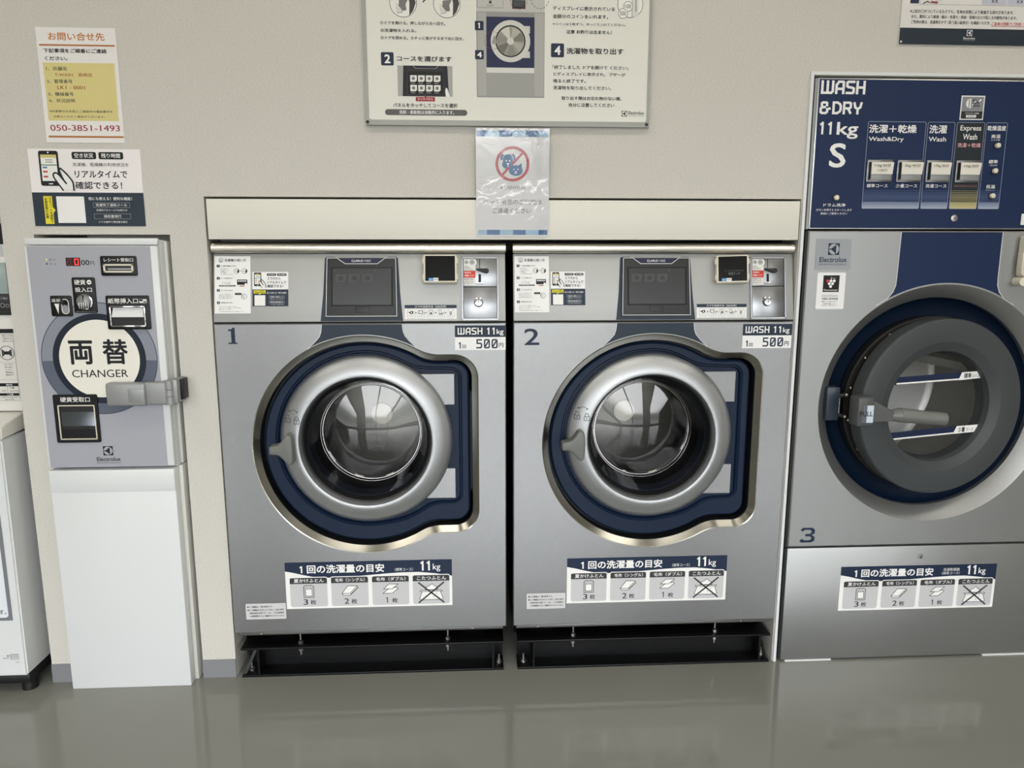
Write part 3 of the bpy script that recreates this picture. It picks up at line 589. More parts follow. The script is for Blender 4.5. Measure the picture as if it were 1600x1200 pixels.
    s.rect(X(.56), Z(.675), X(.74), Z(.64), CHAR, 1); s.ring(X(.81), Z(.70), .006, .0068, CHAR, 1, 22); s.circ(X(.78), Z(.695), .0028, WHT, 2, 14); s.ring(X(.78), Z(.695), .0026, .0032, CHAR, 3, 14); s.circ(X(.77), Z(.72), .0028, WHT, 3, 14); s.ring(X(.77), Z(.72), .0026, .0032, CHAR, 4, 14)
    s.build('instruction_sticker', R)
    s = Ink(**slope(.0007)); a, e = .0955, .1825; s.slab(a, V(.9895), e, V(1.073), .0007, ink((240, 240, 240))); s.rect(a, V(.9895), e, V(1.0305), DNAVY, 1); phone_icon(s, a + .004, V(1.0715), .029, V(1.0715) - V(1.0385))
    for x0, x1, tt in ((.035, .058, '空き状況'), (.060, .083, '残り時間')): s.rrect(a + x0, V(1.0635), a + x1, V(1.0695), .0025, BLK, 1); s.text(tt, a + x0 + .003, V(1.0648), a + x1 - .003, V(1.0684), WHT, 2, .008)
    for i, (tt, x1) in enumerate((('スマホから', .068), ('リアルタイムで', .082), ('確認できる！', .075))): s.text(tt, a + .036, V(1.0535 - i * .0093), a + x1, V(1.0605 - i * .0093), BLK, 2, .016)
    s.rect(a + .003, V(1.0205), a + .032, V(1.0285), (226, 218, 60), 2); s.poly([(a + .014, V(1.0205)), (a + .021, V(1.0205)), (a + .0175, V(1.0175))], (226, 218, 60), 2); s.text('QRコードを読取り', a + .005, V(1.025), a + .030, V(1.0278), BLK, 3, .01); s.text('初期登録が必要', a + .005, V(1.0215), a + .030, V(1.0243), BLK, 3, .01)
    s.rect(a + .005, V(.991), a + .031, V(1.0165), WHT, 2); s.text('他にも使える！便利な機能！', a + .035, V(1.020), a + .083, V(1.0243), WHT, 3, .006)
    for zz, t1, t2 in ((1.009, '洗濯完了通知メール', '洗濯完了をメールでお知らせ'), (.9965, '領収書発行', 'スマホ操作で領収書を発行')): s.rframe(a + .04, V(zz), a + .078, V(zz + .0063), .0004, .0004, (170, 176, 186), 2); s.text(t1, a + .043, V(zz + .0014), a + .075, V(zz + .005), WHT, 3, .004); s.text(t2, a + .042, V(zz - .0036), a + .076, V(zz - .0012), (200, 204, 210), 3, 0)
    s.build('status_sticker', R)
    s = Ink(**slope(.0007)); a, e = .4675, .5965; s.slab(a, V(.9565), e, V(.9915), .0007, ink((238, 239, 239))); s.rect(a, V(.9832), e, V(.9915), DNAVY, 1); s.text('スマホ決済方法（QR決済）', a + .025, V(.9847), a + .103, V(.9900), WHT, 2, .008)
    for i in range(5):
        u = a + .0065 + i * .0245; s.rframe(u, V(.9585), u + .019, V(.9812), .0012, .0005, (120, 124, 128), 1); cx_ = u + .0095; zc = V(.9728)
        if i == 0: s.poly([(cx_ - .006, zc), (cx_ - .001, zc + .0035), (cx_ + .005, zc + .004), (cx_ + .006, zc - .002), (cx_, zc - .004)], BLK, 2); s.line([(cx_ - .008, zc + .001), (cx_ - .004, zc + .001)], .001, BLK, 2); s.circ(cx_ + .001, zc, .0018, WHT, 3, 10)
        elif i == 1: s.rframe(cx_ - .0065, zc - .003, cx_ + .005, zc + .005, .001, .0014, BLK, 2); s.circ(cx_ + .006, zc - .002, .0026, WHT, 3, 12); s.ring(cx_ + .006, zc - .002, .002, .0027, BLK, 4, 12)
        elif i == 2: s.rframe(cx_ - .0055, zc - .0045, cx_ + .0055, zc + .0055, .003, .0009, BLK, 2); s.rect(cx_ - .0015, zc - .004, cx_ + .002, zc + .001, BLK, 2)
        elif i == 3: s.rframe(cx_ - .005, zc - .003, cx_ + .002, zc + .006, .001, .0009, BLK, 2); s.ring(cx_ + .005, zc - .0025, .0018, .0028, BLK, 2, 12); s.rect(cx_ - .0045, zc - .0045, cx_ + .004, zc - .0032, CHAR, 2)
        else:
            s.ring(cx_, zc - .001, .0018, .0034, BLK, 2, 12); s.rect(cx_ - .0008, zc - .0055, cx_ + .0008, zc - .0025, BLK, 2)
            for q_ in (-1, 1): s.line([(cx_ + q_ * .006, zc + .0055), (cx_ + q_ * .0035, zc + .003)], .0008, BLK, 2)
        for j, zz in enumerate((.9655, .962)): s.text(('スマホで', 'コースを', 'QRコード', '支払いを', '決済完了')[i] if j == 0 else 'タッチする', u + .004, V(zz), u + .015, V(zz + .0022), (70, 72, 74), 2, .004)
        if i < 4: s.poly([(u + .0202, V(.970)), (u + .0202, V(.9745)), (u + .0235, V(.9722))], BLK, 2)
    s.build('payment_sticker', R)
    # price tag, capacity sticker, maker's note
    s = Ink((0, -.0008, 0)); a, e, z0, z1, zm = .5915, .7185, .8785, .9405, .9113
    if num == 2: a, e = .588, .7165
    s.slab(a, z0, e, z1, .0006, ink((240, 240, 240))); s.rect(a, zm, e, z1, DNAVY, 1); s.stroke('WASH', a + .007, zm + .0065, a + .069, z1 - .0055, WHT, .19, .36, 2); s.stroke('11', a + .080, zm + .0065, a + .101, z1 - .0055, WHT, .19, .5, 2); s.text('kg', a + .1045, zm + .0035, a + .122, zm + .020, WHT, 2, .014)
    s.stroke('1', a + .009, z0 + .004, a + .0155, z0 + .020, NAVY, .22, .3, 1); s.text('回', a + .018, z0 + .0045, a + .0275, z0 + .0135, NAVY, 2, .01); s.stroke('500', a + .053, z0 + .004, a + .107, z0 + .0275, NAVY, .18, .4, 1); s.text('円', a + .110, z0 + .006, a + .1215, z0 + .0175, NAVY, 2, .016); s.build('price_sticker', R)
    if num == 1: capacity('capacity_sticker', R, .1400, .1935, .4355, .1300, -.0008, False)
    else: capacity('capacity_sticker', R, .1440, .1895, .4345, .1285, -.0008, False)
    s = Ink((0, -.0008, 0)); a, z0 = (.0335, .167) if num == 1 else (.0365, .1765); s.slab(a, z0, a + .1035, z0 + .0435, .0006, ink((206, 207, 208))); s.rframe(a, z0, a + .1035, z0 + .0435, .003, .0006, (236, 236, 236), 1)
    for i, (tt, x0, x1) in enumerate((('●この機器は、屋内専用です。', .004, .07), ('●この機器は法令により年に１回の保守', .004, .099), ('定期点検が必要です。また、その記録簿を', .009, .099), ('３年間保管するよう義務付けられています。', .009, .099))): s.text(tt, a + x0, z0 + .0325 - i * .0085 - (0 if i == 0 else .0005), a + x1, z0 + .0375 - i * .0085 - (0 if i == 0 else .0005), BLK, 2, .01)
    s.build('note_sticker', R)
    # rounded steel trim along the top
    t = MB(); prof = [(.034, 1.1185), (.024, 1.119), (.020, 1.1202), (.0175, 1.1235), (.0168, 1.130), (.0172, 1.136), (.019, 1.1410), (.022, 1.1440), (.027, 1.1458), (.036, 1.1468), (.06, 1.147), (.06, 1.1185)]
    A = [(.0, y, z) for y, z in prof]; B = [(.72, y, z) for y, z in prof]; t.strip(A, B, M_brush); t.add(A, [list(range(len(A)))], M_brush); t.add(B, [list(range(len(B)))[::-1]], M_brush); t.build('top_trim', R, 60)
    # black base frame standing on the floor
    F = thing('base_frame', 'black steel base frame bolted to the floor under washer %d' % num, 'base frame', (dx + .36, .3, 0), 'base frames under the washers')
    b = MB(); b.box(.012, .712, .0, .07, .078, .0835, M_frame, .0008).box(.012, .712, 0, .07, 0, .006, M_frame, .0008).box(.055, .69, .052, .058, .006, .078, M_frame)
    b.box(.012, .712, .60, .66, 0, .0835, M_frame).box(.012, .05, .2, .6, .0, .0835, M_frame).box(.675, .712, .2, .6, 0, .0835, M_frame); b.build('front_channel', F)
    for x in (.054, .681): MB().box(x, x + .005, .002, .07, .006, .078, M_frame).build('end_plate', F)
    for x0, x1 in ((.014, .052), (.686, .711)): MB().box(x0, x1, .066, .071, .006, .078, M_frame).build('back_plate', F)
    if num == 1:
        b = MB(); b.add([(.0135, .008, .006), (.0215, .008, .006), (.0475, .030, .066), (.0395, .030, .066), (.0135, .014, .006), (.0215, .014, .006), (.0475, .036, .066), (.0395, .036, .066)], [(0, 1, 2, 3), (4, 7, 6, 5), (0, 4, 5, 1), (1, 5, 6, 2), (2, 6, 7, 3), (3, 7, 4, 0)], M_frame); b.build('strut', F)
    else:
        b = MB(); b.add([(.700, .006, .006), (.708, .006, .006), (.688, .006, .076), (.6865, .006, .070), (.700, .012, .006), (.708, .012, .006), (.688, .012, .076), (.6865, .012, .070)], [(0, 1, 2, 3), (4, 7, 6, 5), (0, 4, 5, 1), (1, 5, 6, 2), (2, 6, 7, 3), (3, 7, 4, 0)], M_frame); b.build('strut', F)
    for x in (.166, .561):
        m = MB(); m.cyl((x, .02, .0842), (x, .02, .117), .0028, M_zinc, 12); m.cyl((x, .02, .0842), (x, .02, .092), .0068, M_zinc, 6); m.cyl((x, .02, .0922), (x, .02, .0945), .0062, M_dark, 14); m.build('levelling_bolt', R)
        m = MB(); m.cyl((x, .02, .052), (x, .02, .0778), .0028, M_zinc, 12); m.cyl((x, .02, .0765), (x, .02, .0635), .0068, M_zinc, 6); m.cyl((x, .02, .0778), (x, .02, .0765), .008, M_zinc, 14); m.build('anchor_nut', F)
    for x in (.030, .700):
        m = MB(); m.cyl((x, .03, .006), (x, .03, .0085), .008, M_zinc, 16); m.cyl((x, .03, .0085), (x, .03, .015), .0062, M_zinc, 6); m.cyl((x, .03, .015), (x, .03, .030), .0032, M_zinc, 12); m.build('floor_bolt', F)
    OX = 0.0
    return R
washer(0, 1); washer(.738, 2)

# ------------------------------------------------------------------ white fascia board over the two washers
def fascia():
    b = MB(); b.box(.0025, 1.455, 0, .018, 1.1515, 1.2465, M_board, .001)
    tag(b.build('fascia_board'), 'long white fascia board closing the gap above the two washers', 'board')
fascia()

# ------------------------------------------------------------------ tall washer-dryer on the right
def tall_machine():
    R = thing('washer_dryer', 'tall silver washer-dryer marked 3 with navy button panel and round door', 'washing machine', (1.855, .4, 0))
    XL, XR = 1.482, 2.228; C = (1.857, .7215)
    b = MB(); b.box(XL + .002, XL + .006, .02, .8, .01, 1.53, M_dark).box(XR - .006, XR - .002, .02, .8, .01, 1.53, M_dark).box(XL + .002, XR - .002, .796, .8, .01, 1.53, M_dark).box(XL + .002, XR - .002, .05, .8, 1.526, 1.53, M_dark).box(XL + .002, XR - .002, .05, .8, .01, .016, M_dark)
    b.box(XL - .006, XL + .003, .006, .06, .005, .33, M_dark).box(XL - .006, XL + .003, .006, .06, .334, 1.174, M_dark)
    b.build('cabinet', R)
    # front sheet with round opening
    f = MB(); z0, z1 = .3355, 1.1745; e = .003; O = circle(C, .3185, 128)
    oc = [(XL + e, z0 + e), (XR - e, z0 + e), (XR - e, z1 - e), (XL + e, z1 - e)]; od = [(XL, z0), (XR, z0), (XR, z1), (XL, z1)]
    f.fill([oc, O], 0, M_steel3); f.strip(at(oc, 0), at(od, .003), M_alu); f.strip(at(od, .003), at(od, .03), M_steel3)
    f.lathe([(.3185, 0), (.316, .0015), (.284, .034), (.283, .045)], C[0], C[1], M_steel3, 128); f.build('front_panel', R)
    k = Ink((0, 0, 0)); arc = [(C[0] + .3225 * math.cos(math.radians(a)), C[1] + .3225 * math.sin(math.radians(a))) for a in range(58, 123, 2)]
    Lf = [(1.672, .9865), (1.700, 1.0045), (1.712, 1.020), (1.7185, 1.037), (1.7195, 1.055), (1.7215, 1.1715)]; Rt = [(1.9885, 1.1715), (1.9885, 1.055), (1.9895, 1.037), (1.996, 1.020), (2.010, 1.003), (2.038, .9865)]
    k.fill([Lf + Rt + [p for p in arc if 1.675 < p[0] < 2.036]], -.0002, M_navy3); k.line(Lf, .0022, (206, 208, 208), 2); k.line(Rt, .0022, (206, 208, 208), 2)
    k.build('front_print', R); k = Ink((0, 0, 0))
    k.poly([(1.512, .352), (1.518, .348), (1.545, .348), (1.554, .353), (1.554, .364), (1.546, .369), (1.554, .374), (1.554, .384), (1.546, .390), (1.520, .390), (1.514, .383), (1.521, .3795), (1.526, .384), (1.540, .384), (1.545, .380), (1.545, .376), (1.540, .3725), (1.528, .3725), (1.528, .3655), (1.540, .3655), (1.545, .362), (1.545, .358), (1.540, .3545), (1.526, .3545), (1.519, .359)], NAVY, 1)
    k.build('number_print', R)
    MB().lathe([(.2835, .045), (.280, .052), (.272, .062), (.255, .070), (.233, .072), (.233, .048)], C[0], C[1], M_dish, 96).build('recess_dish', R)
    fl = MB(); fl.lathe([(.2345, .060), (.2345, .034), (.232, .031), (.212, .031), (.205, .036), (.196, .036), (.19, .06), (.19, .10)], C[0], C[1], [M_dark, M_dark, M_door3, M_door3, M_rub, M_rub, M_rub], 96); fo = fl.build('door_flange', R)
    for i in range(16):
        a = math.radians(11 + i * 22.5); x, z = C[0] + .2225 * math.cos(a), C[1] + .2225 * math.sin(a)
        MB().sphere((x, .0305, z), .0042, M_zinc, (1, .7, 1), 10).build('screw', fo)
    m = MB(); m.lathe([(.19, .10), (.275, .12), (.29, .14), (.29, .46)], C[0], C[1], M_perf, 96); m.lathe([(.29, .46), (.27, .475), (.05, .49), (.0005, .49)], C[0], C[1], M_drum3, 96); dm = m.build('drum', R)
    for a in (-100, 20, 140):
        q = MB(); q.prism([(-.05, -.288), (.05, -.288), (.03, -.235), (.012, -.215), (-.012, -.215), (-.03, -.235)], .15, .45, M_drum3, .008); c, s = math.cos(math.radians(a + 90)), math.sin(math.radians(a + 90))
        q.xf(lambda p: (C[0] + p[0] * c - p[2] * s, p[1], C[1] + p[0] * s + p[2] * c)); q.build('lifter', dm)
    # door hinged on the right and standing slightly ajar
    hx, hy, th = 2.10, .0, math.radians(5.6); cc, ss = math.cos(th), math.sin(th)
    rot = lambda p: (hx + (p[0] - hx) * cc - (p[1] - hy) * ss, hy + (p[0] - hx) * ss + (p[1] - hy) * cc, p[2])
    D = MB(); D.lathe([(.222, .05), (.2315, .046), (.2325, .006), (.2322, .004), (.2305, .0012), (.229, .0003), (.228, 0), (.1735, .0002), (.1725, .0004), (.1715, .0008), (.1555, .0085), (.1545, .009), (.1535, .0095), (.1485, .0105), (.1478, .0112), (.1474, .0125), (.139, .05)], C[0], C[1], M_doorgrey, 128); D.xf(rot); do = D.build('door', R)
    g = MB(); g.lathe([(.142, .026), (.12, .0275), (.08, .0285), (.04, .029), (.0005, .029)], C[0], C[1], M_glass3, 96); g.xf(rot); g.build('glass', do)
    bands = Ink((0, .0255, 0))
    bands.poly([(1.720, .780), (1.726, .800), (1.9265, .8095), (1.918, .7885)], (30, 40, 70), 1); bands.line([(1.741, .7835), (1.921, .7915)], .004, WHT, 2); bands.poly([(1.918, .7885), (1.9265, .8095), (1.990, .8125), (1.992, .7935)], WHT, 2)
    bands.text('標準', 1.933, .7935, 1.955, .807, BLK, 3, .02); bands.text('コース', 1.957, .795, 1.9795, .8025, BLK, 3, .004)
    bands.xf(rot); bands.build('course_band', do); bands = Ink((0, .0255, 0))
    bands.poly([(1.731, .632), (1.722, .652), (1.9275, .664), (1.918, .643)], (30, 40, 70), 1); bands.line([(1.735, .6345), (1.920, .6455)], .004, WHT, 2); bands.poly([(1.918, .643), (1.9275, .664), (1.9905, .6665), (1.983, .6465)], WHT, 2)
    bands.text('少量', 1.932, .6475, 1.9525, .6615, BLK, 3, .02); bands.text('コース', 1.955, .650, 1.977, .6575, BLK, 3, .004)
    bands.xf(rot); bands.build('course_band', do)
    # handle at the free edge
    h = MB(); h.box(1.5935, 1.6365, -.096, -.050, .6885, .7655, M_handle2, .006, 3)
    h.bm(_hull([(1.6325, -.090, .700), (1.6325, -.090, .757), (1.6325, -.062, .700), (1.6325, -.062, .757), (1.662, -.093, .704), (1.662, -.093, .730), (1.662, -.066, .704), (1.662, -.066, .730), (1.69, -.096, .703), (1.69, -.096, .727), (1.69, -.068, .703), (1.69, -.068, .727)]), M_handle2)
    h.cyl((1.645, -.05, .718), (1.645, -.075, .718), .016, M_handle2, 18)
    ho = h.build('handle', do)
    k = Ink((0, -.0963, 0)); k.rect(1.606, .7005, 1.634, .7445, (200, 210, 222), 1); k.rect(1.606, .7005, 1.617, .7445, (96, 102, 112), 2); k.text('PULL', 1.599, .717, 1.632, .7295, BLK, 3, .012); k.build('pull_label', ho)
    l = MB(); l.cyl((1.686, -.083, .7155), (1.708, -.084, .7165), .0135, M_handle, 24, .0185); l.cyl((1.708, -.084, .7165), (1.823, -.092, .7065), .0185, M_handle, 24, .0165); l.build('grip', ho)
    # latch block on the recess
    b = MB(); b.box(1.564, 1.5975, .006, .046, .6845, .7725, M_latch, .001); lb = b.build('latch_block', R)
    m = MB(); m.cyl((1.600, .012, .700), (1.600, .012, .748), .0035, M_zinc, 12).cyl((1.596, .014, .748), (1.615, .008, .752), .006, M_dark, 12).cyl((1.596, .014, .700), (1.615, .008, .694), .006, M_dark, 12); m.sphere((1.615, .006, .752), .005, M_zinc).sphere((1.615, .006, .694), .005, M_zinc); m.build('latch_hook', lb)
    # lower service panel
    b = MB(); b.box(XL, XR, 0, .02, .0045, .3315, M_steel3, .0025); lp = b.build('lower_panel', R)
    m = MB(); m.lathe([(.0075, .0005), (.007, -.0018), (.0004, -.002)], 1.856, .3015, M_zinc, 24); m.box(1.8553, 1.8567, -.0026, -.0015, .297, .304, M_black); m.build('lock', lp)
    capacity('capacity_sticker', lp, 1.6350, .1475, .4415, .1285, -.0008, True)
    for x0, x1 in ((1.495, 1.626), (2.065, 2.22)): MB().box(x0, x1, -.001, .02, .0, .0042, M_white).build('foot_strip', R)
    # stickers and terminal on the front
    s = Ink((0, -.0007, 0)); s.slab(1.5025, .077, 1.5945, .1, .0006, M_steel3); s.v = []; s.f = []; s.m = []
    s.slab(1.5025, 1.0775, 1.5945, 1.1545, .0006, ink((158, 162, 168))); logo(s, 1.549, 1.1145, .029, NAVY, (164, 168, 174)); s.build('brand_plate', R)
    s = Ink((0, -.0007, 0)); s.rrect(1.5115, .978, 1.5855, 1.0705, .004, (238, 238, 238), 0); s.rect(1.5275, 1.0215, 1.5695, 1.0635, (20, 20, 22), 1)
    for i, (u, v, c) in enumerate(((1.539, 1.0495, (196, 60, 90)), (1.5475, 1.0495, WHT), (1.556, 1.0495, WHT), (1.5435, 1.0425, WHT), (1.552, 1.0425, WHT), (1.5475, 1.0355, WHT))): s.circ(u, v, .0037, c, 2, 16)
    s.text('イオン', 1.549, 1.0545, 1.560, 1.058, WHT, 2, .004); s.line([(1.5477, 1.0545), (1.5477, 1.0585)], .0012, WHT, 2); s.text('Plasmacluster', 1.530, 1.0245, 1.567, 1.0285, WHT, 2, .012)
    for z, tt, hh, x0, x1 in ((1.0105, 'プラズマクラスター', .004, 1.526, 1.569), (1.0015, '衣類を清潔乾燥', .0052, 1.527, 1.569), (.9955, '衣類のニオイ菌にはたらく', .0028, 1.526, 1.569), (.990, '衣類を消臭します', .0028, 1.531, 1.564), (.9865, '使用状況により効果が異なります', .0017, 1.527, 1.568)): s.text(tt, x0, z, x1, z + hh, BLK, 1, .01)
    s.line([(1.526, .9995 + .0095), (1.569, .9995 + .0095)], .0005, BLK, 1); s.build('air_sticker', R)
    t = MB(); t.box(2.032, 2.115, -.030, -.001, 1.060, 1.1615, M_cream, .005, 3); t.box(2.0295, 2.034, -.026, -.006, 1.066, 1.121, M_cream, .001); t.cyl((2.0355, -.0305, 1.0475), (2.0355, -.001, 1.0475), .011, M_cream, 20); to = t.build('payment_terminal', R)
    q = Ink((0, -.0303, 0)); q.rrect(2.0375, 1.068, 2.1095, 1.155, .003, WHT, 0); q.rect(2.041, 1.074, 2.106, 1.128, M_lcd, 1); q.build('terminal_screen', to)
    # navy button panel
    PZ0, PZ1 = 1.1785, 1.5385
    p = MB(); p.box(1.4805, XR, .0, .03, PZ0, PZ1, M_alu, .002); p.box(1.4745, 1.4815, .003, .05, PZ0, PZ1 - .001, M_greyplas); cp = p.build('control_panel', R)
    for z in (1.30, 1.318): MB().cyl((1.4746, .012, z), (1.4725, .012, z), .003, M_zinc, 10).build('screw', cp)
    k = Ink((0, -.0004, 0)); k.slab(1.4835, 1.1815, 2.225, 1.5355, .0004, M_navy3)
    k.stroke('WASH', 1.488, 1.501, 1.599, 1.5325, WHT, .22, .32, 1, 0); k.stroke('&DRY', 1.4875, 1.454, 1.595, 1.484, WHT, .22, .32, 1, 0); k.stroke('11', 1.4905, 1.4065, 1.524, 1.436, WHT, .2, .5, 1); k.text('kg', 1.5345, 1.3965, 1.5885, 1.436, WHT, 1, .016); k.text('S', 1.5205, 1.328, 1.5625, 1.386, WHT, 1, .016)
    k.text('ドラム洗浄', 1.514, 1.2335, 1.571, 1.2415, WHT, 1, .014); k.text('ボタンを押すとスタートします', 1.4965, 1.2225, 1.588, 1.2285, WHT, 1, .008); k.text('事前にご使用ください', 1.508, 1.214, 1.577, 1.2195, WHT, 1, .008)
    def course(x0, x1, warm=False):
        a, b = ((136, 130, 96), (196, 188, 138)) if warm else ((70, 86, 124), (164, 172, 192))
        if warm: k.rrect(x0, 1.229, x1, 1.4385, .003, (34, 42, 48), .6)
        n = 9; zt = 1.259
        for i in range(n):   # the printed screen of dots fading into a solid foot
            t = i / (n - 1); c = tuple(int(p + (q - p) * t) for p, q in zip(a, b)); zz = zt - i * .0033
            k.rect(x0 + .0008, zz - .0034, x1 - .0008, zz, c, .8) if i > 3 else None
        for i in range(7):
            zz = 1.2735 - i * .0042; ww = .0011 + i * .00022; m = int((x1 - x0) / .0036)
            if zz < zt - .0132: continue
            for j in range(m): u = x0 + .0022 + j * (x1 - x0 - .0044) / max(m - 1, 1); k.rect(u - ww, zz - ww * .8, u + ww, zz + ww * .8, a, .8)
        k.rframe(x0, 1.229, x1, 1.4385, .004, .0011, (150, 160, 180), 1)
    course(1.6125, 1.7605); course(1.7645, 1.8345); course(1.839, 1.911, True); course(1.9145, 1.9695)
    k.text('洗濯＋乾燥', 1.616, 1.411, 1.737, 1.431, WHT, 2, .022); k.text('Wash&Dry', 1.617, 1.389, 1.706, 1.402, WHT, 2, .014); k.text('洗濯', 1.769, 1.411, 1.8145, 1.431, WHT, 2, .022); k.text('Wash', 1.7695, 1.392, 1.8145, 1.403, WHT, 2, .014)
    k.text('Express', 1.8485, 1.415, 1.902, 1.431, WHT, 2, .014); k.text('Wash', 1.857, 1.397, 1.894, 1.411, WHT, 2, .014); k.text('洗濯＋乾燥', 1.8455, 1.3785, 1.905, 1.389, (226, 172, 178), 2, .014)
    k.text('乾燥温度', 1.918, 1.419, 1.966, 1.431, WHT, 2, .022)
    for t1, t2, z in (('高温', 'タオル類', 1.401), ('標準', '一般衣類', 1.340), ('低温', 'デリケート', 1.2795)): k.text(t1, 1.930, z, 1.954, z + .009, WHT, 2, .014); k.text(t2, 1.930, z - .006, 1.953, z - .0022, (214, 216, 220), 2, .006)
    for tt, x0, x1, c in (('標準コース', 1.621, 1.675, WHT), ('少量コース', 1.696, 1.751, WHT), ('洗濯コース', 1.773, 1.827, WHT)): k.text(tt, x0, 1.2805, x1, 1.2895, c, 2, .012)
    k.text('エクスプレスウォッシュコース', 1.847, 1.2825, 1.905, 1.288, (190, 130, 136), 2, .006)
    k.build('panel_face', cp)
    s = Ink((0, -.0012, 0)); s.slab(1.8435, 1.444, 1.9035, 1.501, .0005, ink(WHT)); s.rect(1.846, 1.464, 1.901, 1.4985, (138, 141, 146), 1); s.rect(1.846, 1.4465, 1.901, 1.464, (44, 46, 50), 1)
    s.circ(1.866, 1.4825, .0095, WHT, 2, 24, .0115); s.rect(1.8625, 1.471, 1.865, 1.493, (138, 141, 146), 3); s.rect(1.8685, 1.471, 1.871, 1.493, (138, 141, 146), 3); s.line([(1.868, 1.484), (1.892, 1.4905)], .004, WHT, 3)
    s.text('EX', 1.8715, 1.4815, 1.8895, 1.492, BLK, 4, .02); s.text('WASH', 1.8715, 1.4745, 1.8915, 1.4795, BLK, 4, .012); s.text('エクスプレス洗濯', 1.856, 1.4575, 1.891, 1.4615, WHT, 2, .008); s.rrect(1.859, 1.4495, 1.885, 1.4555, .002, WHT, 2); s.text('FASTEST', 1.863, 1.451, 1.881, 1.454, BLK, 3, .01); s.build('express_badge', cp)
    def rocker(x0, x1, t1, t2):
        z0, z1 = 1.2935, 1.347; m = MB(); m.box(x0, x1, -.004, 0, z0, z1, M_inox, .001); o = m.build('course_button', cp)
        m = MB(); m.prism([(x0 + .005, z0 + .004), (x1 - .004, z0 + .004), (x1 - .004, z0 + .02), (x0 + .005, z0 + .02)], -.007, -.003, M_greyplas, .0015); m.box(x0 + .0045, x0 + .007, -.012, -.003, z0 + .006, z1 - .006, M_black)
        m.add([(x0 + .0065, -.0085, z0 + .0185), (x1 - .003, -.0085, z0 + .0185), (x1 - .003, -.0125, z1 - .007), (x0 + .0065, -.0125, z1 - .007), (x0 + .0065, -.003, z1 - .0045), (x1 - .003, -.003, z1 - .0045), (x0 + .0065, -.003, z0 + .0185), (x1 - .003, -.003, z0 + .0185)], [(0, 1, 2, 3), (3, 2, 5, 4), (0, 3, 4, 6), (1, 7, 5, 2), (0, 6, 7, 1)], M_key); m.build('key', o)
        q = Ink((0, -.0106, 0), vy=(0, -.15, 1)); q.o = Vector((0, -.0088 - .004 * -0.0, 0)); q = Ink((0, -.0131, 0)); 
        if t1: q.text(t1, x0 + .014, 1.328, x1 - .011, 1.3365, (60, 60, 60), 1, .006)
        if t2: q.text(t2, x0 + .022, 1.318, x1 - .020, 1.3235, (60, 60, 60), 1, .004)
        q.build('key_label', o)
    rocker(1.617, 1.6835, '11kg 55分', '1100円'); rocker(1.694, 1.7595, '5kg 45分', ''); rocker(1.7695, 1.8315, '17kg 25分', ''); rocker(1.8455, 1.9085, '11kg 50分', '')
    for x, z in ((1.544, 1.255), (1.9465, 1.383), (1.9465, 1.322), (1.9465, 1.261)):
        m = MB(); m.lathe([(.0085, -.0006), (.0085, -.002), (.006, -.002)], x, z, M_black, 24); m.lathe([(.0062, -.001), (.0062, -.008), (.005, -.0095), (.0004, -.0095)], x, z, M_cream, 24); m.build('round_button', cp)
    m = MB(); m.lathe([(.009, -.0006), (.0085, -.004), (.006, -.005), (.0004, -.005)], 1.854, 1.206, M_zinc, 28); m.box(1.8485, 1.8595, -.0058, -.0048, 1.2052, 1.2068, M_black); m.build('lock', cp)
    s = Ink((0, -.0008, 0)); s.slab(2.032, 1.190, 2.075, 1.2175, .0006, ink(WHT)); s.build('small_sticker', cp)
def _hull(pts):
    b = bmesh.new()
    for p in pts: b.verts.new(p)
    r = bmesh.ops.convex_hull(b, input=b.verts[:]); bmesh.ops.delete(b, geom=[g for g in r['geom_interior'] if isinstance(g, bmesh.types.BMVert)], context='VERTS')
    bmesh.ops.bevel(b, geom=b.edges[:], offset=.002, segments=2, affect='EDGES'); return b
M_latch = mat('latch_slate', (44, 54, 66), .35)
M_door3 = mat('flange_brown', (58, 56, 52), .45, .5)
M_handle2 = mat('handle_dark', (74, 76, 76), .4)
M_key = mat('ivory_key', (236, 232, 220), .35, 0, .5)
M_drum3 = mat('drum_steel_soft', (216, 216, 212), .35, .5)
M_perf = mat('perforated_drum', (226, 226, 222), .4, .4)
